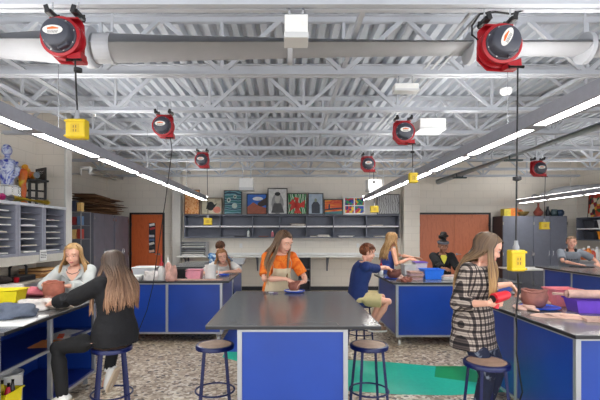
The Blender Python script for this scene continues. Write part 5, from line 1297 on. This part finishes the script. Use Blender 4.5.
# girl in black sweater, seen from behind
g = Person('person with long brown hair in black sweater sitting on stool, back to camera', STOOL4.x+.03, STOOL4.y, .715, 303, 5, 9, side=5, hp=14, hyaw=0, sc=.95, wL=at(54,303,3.72), wR=at(62,297,4.1), eL=(.3,-.4,-.8), handL=(-.85,.4,-.15), aL=(-1.86,3.42,.27), aR=(-1.63,3.78,.36), kL=(-.75,0,.6), kR=(-.3,.9,.5), toeL=(-.8,.1,-.35), toeR=(-.35,.1,-.75))
g.top('sweater', cloth('black_knit', (19,19,23), bump=.8), -.16, .985, 1.95, .034, flare=.04)
g.pants('trousers', blackpants, 1.96); g.shoes(mat('white_shoe', (224,222,218), .6, noise=.06), mat('tan_sole', (206,186,160), .6, noise=.05))
g.long_hair([(84,64,52), (96,74,60), (72,54,44), (110,86,70)], .44, 320, 0.012, 62, spread=1.15, seed=5, dm=.062, xm=.19, tip=[(166,120,86), (186,140,104), (140,98,70), (196,152,116)])

# girl in grey hoodie facing the camera
g = Person('person with blonde hair in light grey hoodie facing camera over a reddish pot', -2.53, 4.98, .715, 168, 6, 12, hp=16, hyaw=4, sc=1.0, wR=at(53,285,4.42)+V((-.1,0,0)), wL=at(68,286,4.48), handR=(.8,-.3,-.1), handL=(-.8,-.3,.0), eR=(-.8,.2,-.7), eL=(.8,.2,-.7), curl=.6)
hood = cloth('grey_hoodie', (188,192,190)); g.top('hoodie', hood, -.2, .97, 1.9, .026)
g.pants('trousers', denim); g.shoes(mat('white_shoe', (224,222,218), .6), whsole)
q = M(); q.tube([g.surf(.72, PI/2, .03), g.surf(.88, PI/2-.55, .036), g.surf(.97, PI/4-.4, .03), g.N-g.F*.09+UP*.01, g.surf(.97, 3*PI/4+.4, .03), g.surf(.88, PI/2+.55, .036), g.surf(.72, PI/2, .03)], [.012,.022,.032,.045,.032,.022,.012], 10); q.build('hood', hood, g.root)
q = M(); pts = [g.surf(.74, PI/2, .042), g.surf(.86, PI/2-.2, .044), g.surf(.94, PI/2-.4, .04), g.surf(.985, PI/2-.4, .027), g.surf(.985, PI/2+.4, .027), g.surf(.94, PI/2+.4, .04), g.surf(.86, PI/2+.2, .044)]
q.add(pts+[p-g.F*.02 for p in pts], [(0,1,2,3,4,5,6), (13,12,11,10,9,8,7)]+[(i, (i+1) % 7, 7+(i+1) % 7, 7+i) for i in range(7)]); q.build('neckline', g.body.data.materials[0], g.root)
M().tube([g.surf(.985, PI/2-.6, .03), g.surf(.93, PI/2-.25, .046), g.surf(.9, PI/2, .05), g.surf(.93, PI/2+.25, .046), g.surf(.985, PI/2+.6, .03)], .004, 6).build('necklace', mat('dark_beads', (70,50,50), .4, noise=.1), g.root)
g.long_hair(BLOND, .24, 240, .004, 66, part=.0, spread=.75, seed=6)

# girl in white shirt leaning over the left table
g = Person('person with reddish blond hair in white shirt leaning on the left blue table', -1.2, 7.68, .715, 172, 38, 50, hp=18, hyaw=-6, hroll=8, sc=1.0, wR=(-1.27,7.08,.955), wL=(-1.02,7.02,.955), eR=(-.8,.1,-.3), eL=(.9,.1,-.2), handR=(.9,-.3,-.1), handL=(-.8,-.4,-.1), curl=.4)
g.top('shirt', cloth('white_shirt', (232,230,226)), -.12, .985, .8, .02); g.pants('trousers', denim); g.shoes(mat('dark_shoe', (50,50,56), .6), whsole)
g.long_hair([(186,128,80), (206,152,100), (160,104,64)], .26, 180, .006, 62, spread=.7, seed=7)
# person in blue plaid behind
g = Person('person with short brown hair in blue plaid shirt turned away at the back left table', -1.42, 8.12, .715, 20, 8, 16, hp=30, sc=.98, wR=(-1.15,8.75,.95), wL=(-1.5,8.8,.95))
g.top('plaid_shirt', plaid_mat('plaid_blue', (196,210,220), (70,120,170), (40,70,120), .08), -.2, .985, 1.6, .022); g.pants('trousers', denim); g.shoes(mat('dark_shoe', (50,50,56), .6), whsole)
g.short_hair([(120,78,54), (146,98,68), (98,62,44)], 260, .05, hz=.05, bz=-.09)

# boy in blue sweatshirt
g = Person('person with short auburn hair in blue sweatshirt and khaki shorts sitting on stool', 0.98, 5.85, .715, 88, 6, 14, hp=16, hyaw=4, sc=.97, male=True, wR=at(386,267,6.1), wL=at(389,269,6.36), eR=(-.5,-.3,-.8), eL=(-.2,.5,-.8), handR=(.85,.35,-.15), handL=(.9,.0,-.2), curl=.6, aR=(1.17,5.70,.34), aL=(1.2,5.98,.33), kR=(.8,-.2,.6), kL=(.8,.2,.6), skin=(230,172,148), brow=(130,74,44))
g.top('sweatshirt', cloth('navy_sweat', (24,46,104), bump=.7), -.22, .985, 1.25, .026); g.pants('shorts', cloth('khaki', (206,190,140)), .78, .014)
g.shoes(mat('brown_shoe', (120,92,72), .6, noise=.1), whsole); g.short_hair([(138,74,40), (164,94,54), (112,58,32)], 320, .055, fringe=.9, hz=.06, bz=-.06)
# girl in blue tank top
g = Person('person with long blond hair in blue sleeveless top standing behind the boy', 1.76, 7.42, .86, 75, 4, 10, hp=14, hyaw=2, sc=.99, wR=at(409,259,7.15), wL=at(414,258,7.3), eR=(-.4,-.5,-.8), eL=(-.3,.4,-.8), handR=(.9,.1,-.1), handL=(.9,-.1,-.1), curl=.3, skin=(222,164,136))
g.top('tank_top', cloth('blue_tank', (56,76,150)), -.2, .86, 0, .012); g.pants('jeans', denim); g.shoes(mat('white_shoe', (224,222,218), .6), whsole)
q = M()
for sg in (-1, 1): q.tube([g.surf(.84, PI/2+sg*.7, .012), g.surf(.95, PI/2+sg*1.1, .012), g.surf(.99, sg*PI/2+PI/2 if 0 else PI/2+sg*1.5, .014), g.surf(.94, -PI/2-sg*1.1, .012), g.surf(.84, -PI/2-sg*.7, .012)], .013, 6, flat=.5)
q.build('shoulder_strap', cloth('blue_tank', (56,76,150)), g.root)
g.long_hair([(206,158,100), (184,134,82), (222,178,124)], .40, 220, .01, 64, spread=.55, seed=8)
# woman in black hoodie
g = Person('person with dark hair bun and grey headband in black hoodie behind right centre table', 2.84, 7.68, .735, 186, 4, 8, hp=16, sc=.99, skin=(146,98,76), lips=(150,86,78), brow=(30,22,20), wR=(2.66,7.15,1.0), wL=(2.98,7.15,1.0), eR=(-.25,.1,-1), eL=(.25,.1,-1), handR=(.5,-.8,-.1), handL=(-.5,-.8,-.1), curl=.5)
bh = cloth('black_hoodie', (20,20,24), bump=.7); g.top('hoodie', bh, -.2, .97, 1.9, .03)
g.pants('trousers', blackpants); g.shoes(mat('dark_shoe', (50,50,56), .6), whsole)
q = M(); pts = [g.surf(.68, PI/2, .045), g.surf(.82, PI/2-.14, .047), g.surf(.93, PI/2-.28, .044), g.surf(.985, PI/2-.3, .03), g.surf(.985, PI/2+.3, .03), g.surf(.93, PI/2+.28, .044), g.surf(.82, PI/2+.14, .047)]
q.add(pts+[p-g.F*.02 for p in pts], [(0,1,2,3,4,5,6), (13,12,11,10,9,8,7)]+[(i, (i+1) % 7, 7+(i+1) % 7, 7+i) for i in range(7)]); q.build('undershirt', cloth('yellow_shirt', (206,196,70)), g.root)
q = M(); q.tube([g.surf(.6, PI/2, .035), g.surf(.88, PI/2-.7, .036), g.surf(.97, PI/4-.4, .03), g.N-g.F*.09+UP*.01, g.surf(.97, 3*PI/4+.4, .03), g.surf(.88, PI/2+.7, .036), g.surf(.6, PI/2, .035)], [.01,.02,.03,.045,.03,.02,.01], 10); q.build('hood', bh, g.root)
q = g.cap(None, 1.05, .06, -.05, .03); dkh = mat('hair_30_24_24', (30,24,24), .6, noise=.2, scale=40); q.build('hair', dkh, g.root)
q = lump_mesh(.065, .065, .06, 71, 26, 16, .5, False); b = q.build('hair_bun', dkh, g.root, loc=g.hp((0,-.02,.1)), angle=80)
q = M(); q.tube([g.hp((math.cos(t)*.081, -.012+math.sin(t)*.103, .062+math.sin(t)*.012)) for t in [2*PI*i/30 for i in range(30)]], .014, 8, closed=True, flat=1.7); q.build('headband', cloth('grey_band', (92,94,102)), g.root)
# boy in grey shirt
g = Person('person with short hair in grey t-shirt, headphones round neck, leaning on far right table', 6.15, 9.12, .74, 196, 12, 22, hp=2, hyaw=8, hroll=-3, sc=1.06, male=True, wR=(5.98,8.6,.965), wL=(6.45,8.62,.965), eR=(-.8,.2,-.3), eL=(.9,.2,-.3), handR=(.85,-.45,-.1), handL=(-.6,-.7,-.1), curl=.3, skin=(228,172,150), brow=(120,92,70))
sh_ = g.top('shirt', cloth('grey_tee', (128,134,144)), -.16, .985, .8, .022)
q = M()
for k in range(7):
    a0 = PI/2-.55+k*.16; ps = [g.surf(t, a, .031) for t, a in ((.66, a0), (.66, a0+.09), (.735, a0+.09), (.735, a0))]; q.add(ps, [(0,1,2,3)])
q.build('shirt_lettering', mat('ink', (60,62,70)), sh_); 
g.pants('trousers', denim); g.shoes(mat('dark_shoe', (50,50,56), .6), whsole); g.short_hair([(150,116,86), (128,96,70), (170,136,104)], 260, .03, thick=.006, hz=.065, bz=-.04)
hpn = thing('headphones', 'black headphones around the neck of the boy in grey', 'headphones', g.o+g.N)
q = M(); q.tube([g.R*.085*math.cos(t)-g.F*(.085*math.sin(t))+UP*.02+g.F*.01 for t in [PI*i/14 for i in range(15)]], .011, 8); q.build('band', black, hpn)
for sg in (-1, 1): q = M(); q.ell(g.R*sg*.08+g.F*.05+UP*.0, (.03,.03,.042), 16, 12); q.build('earcup', black, hpn)

# ------------------------------------------------------------------ light and colour
w = bpy.data.worlds.new('world'); bpy.context.scene.world = w; w.use_nodes = True
bg = w.node_tree.nodes['Background']; bg.inputs['Color'].default_value = (.93, .96, 1, 1); bg.inputs['Strength'].default_value = 1.35
vs_ = bpy.context.scene.view_settings
vs_.view_transform = 'Standard'; vs_.look = 'None'; vs_.gamma = 1; vs_.use_curve_mapping = False; vs_.exposure = 1.0
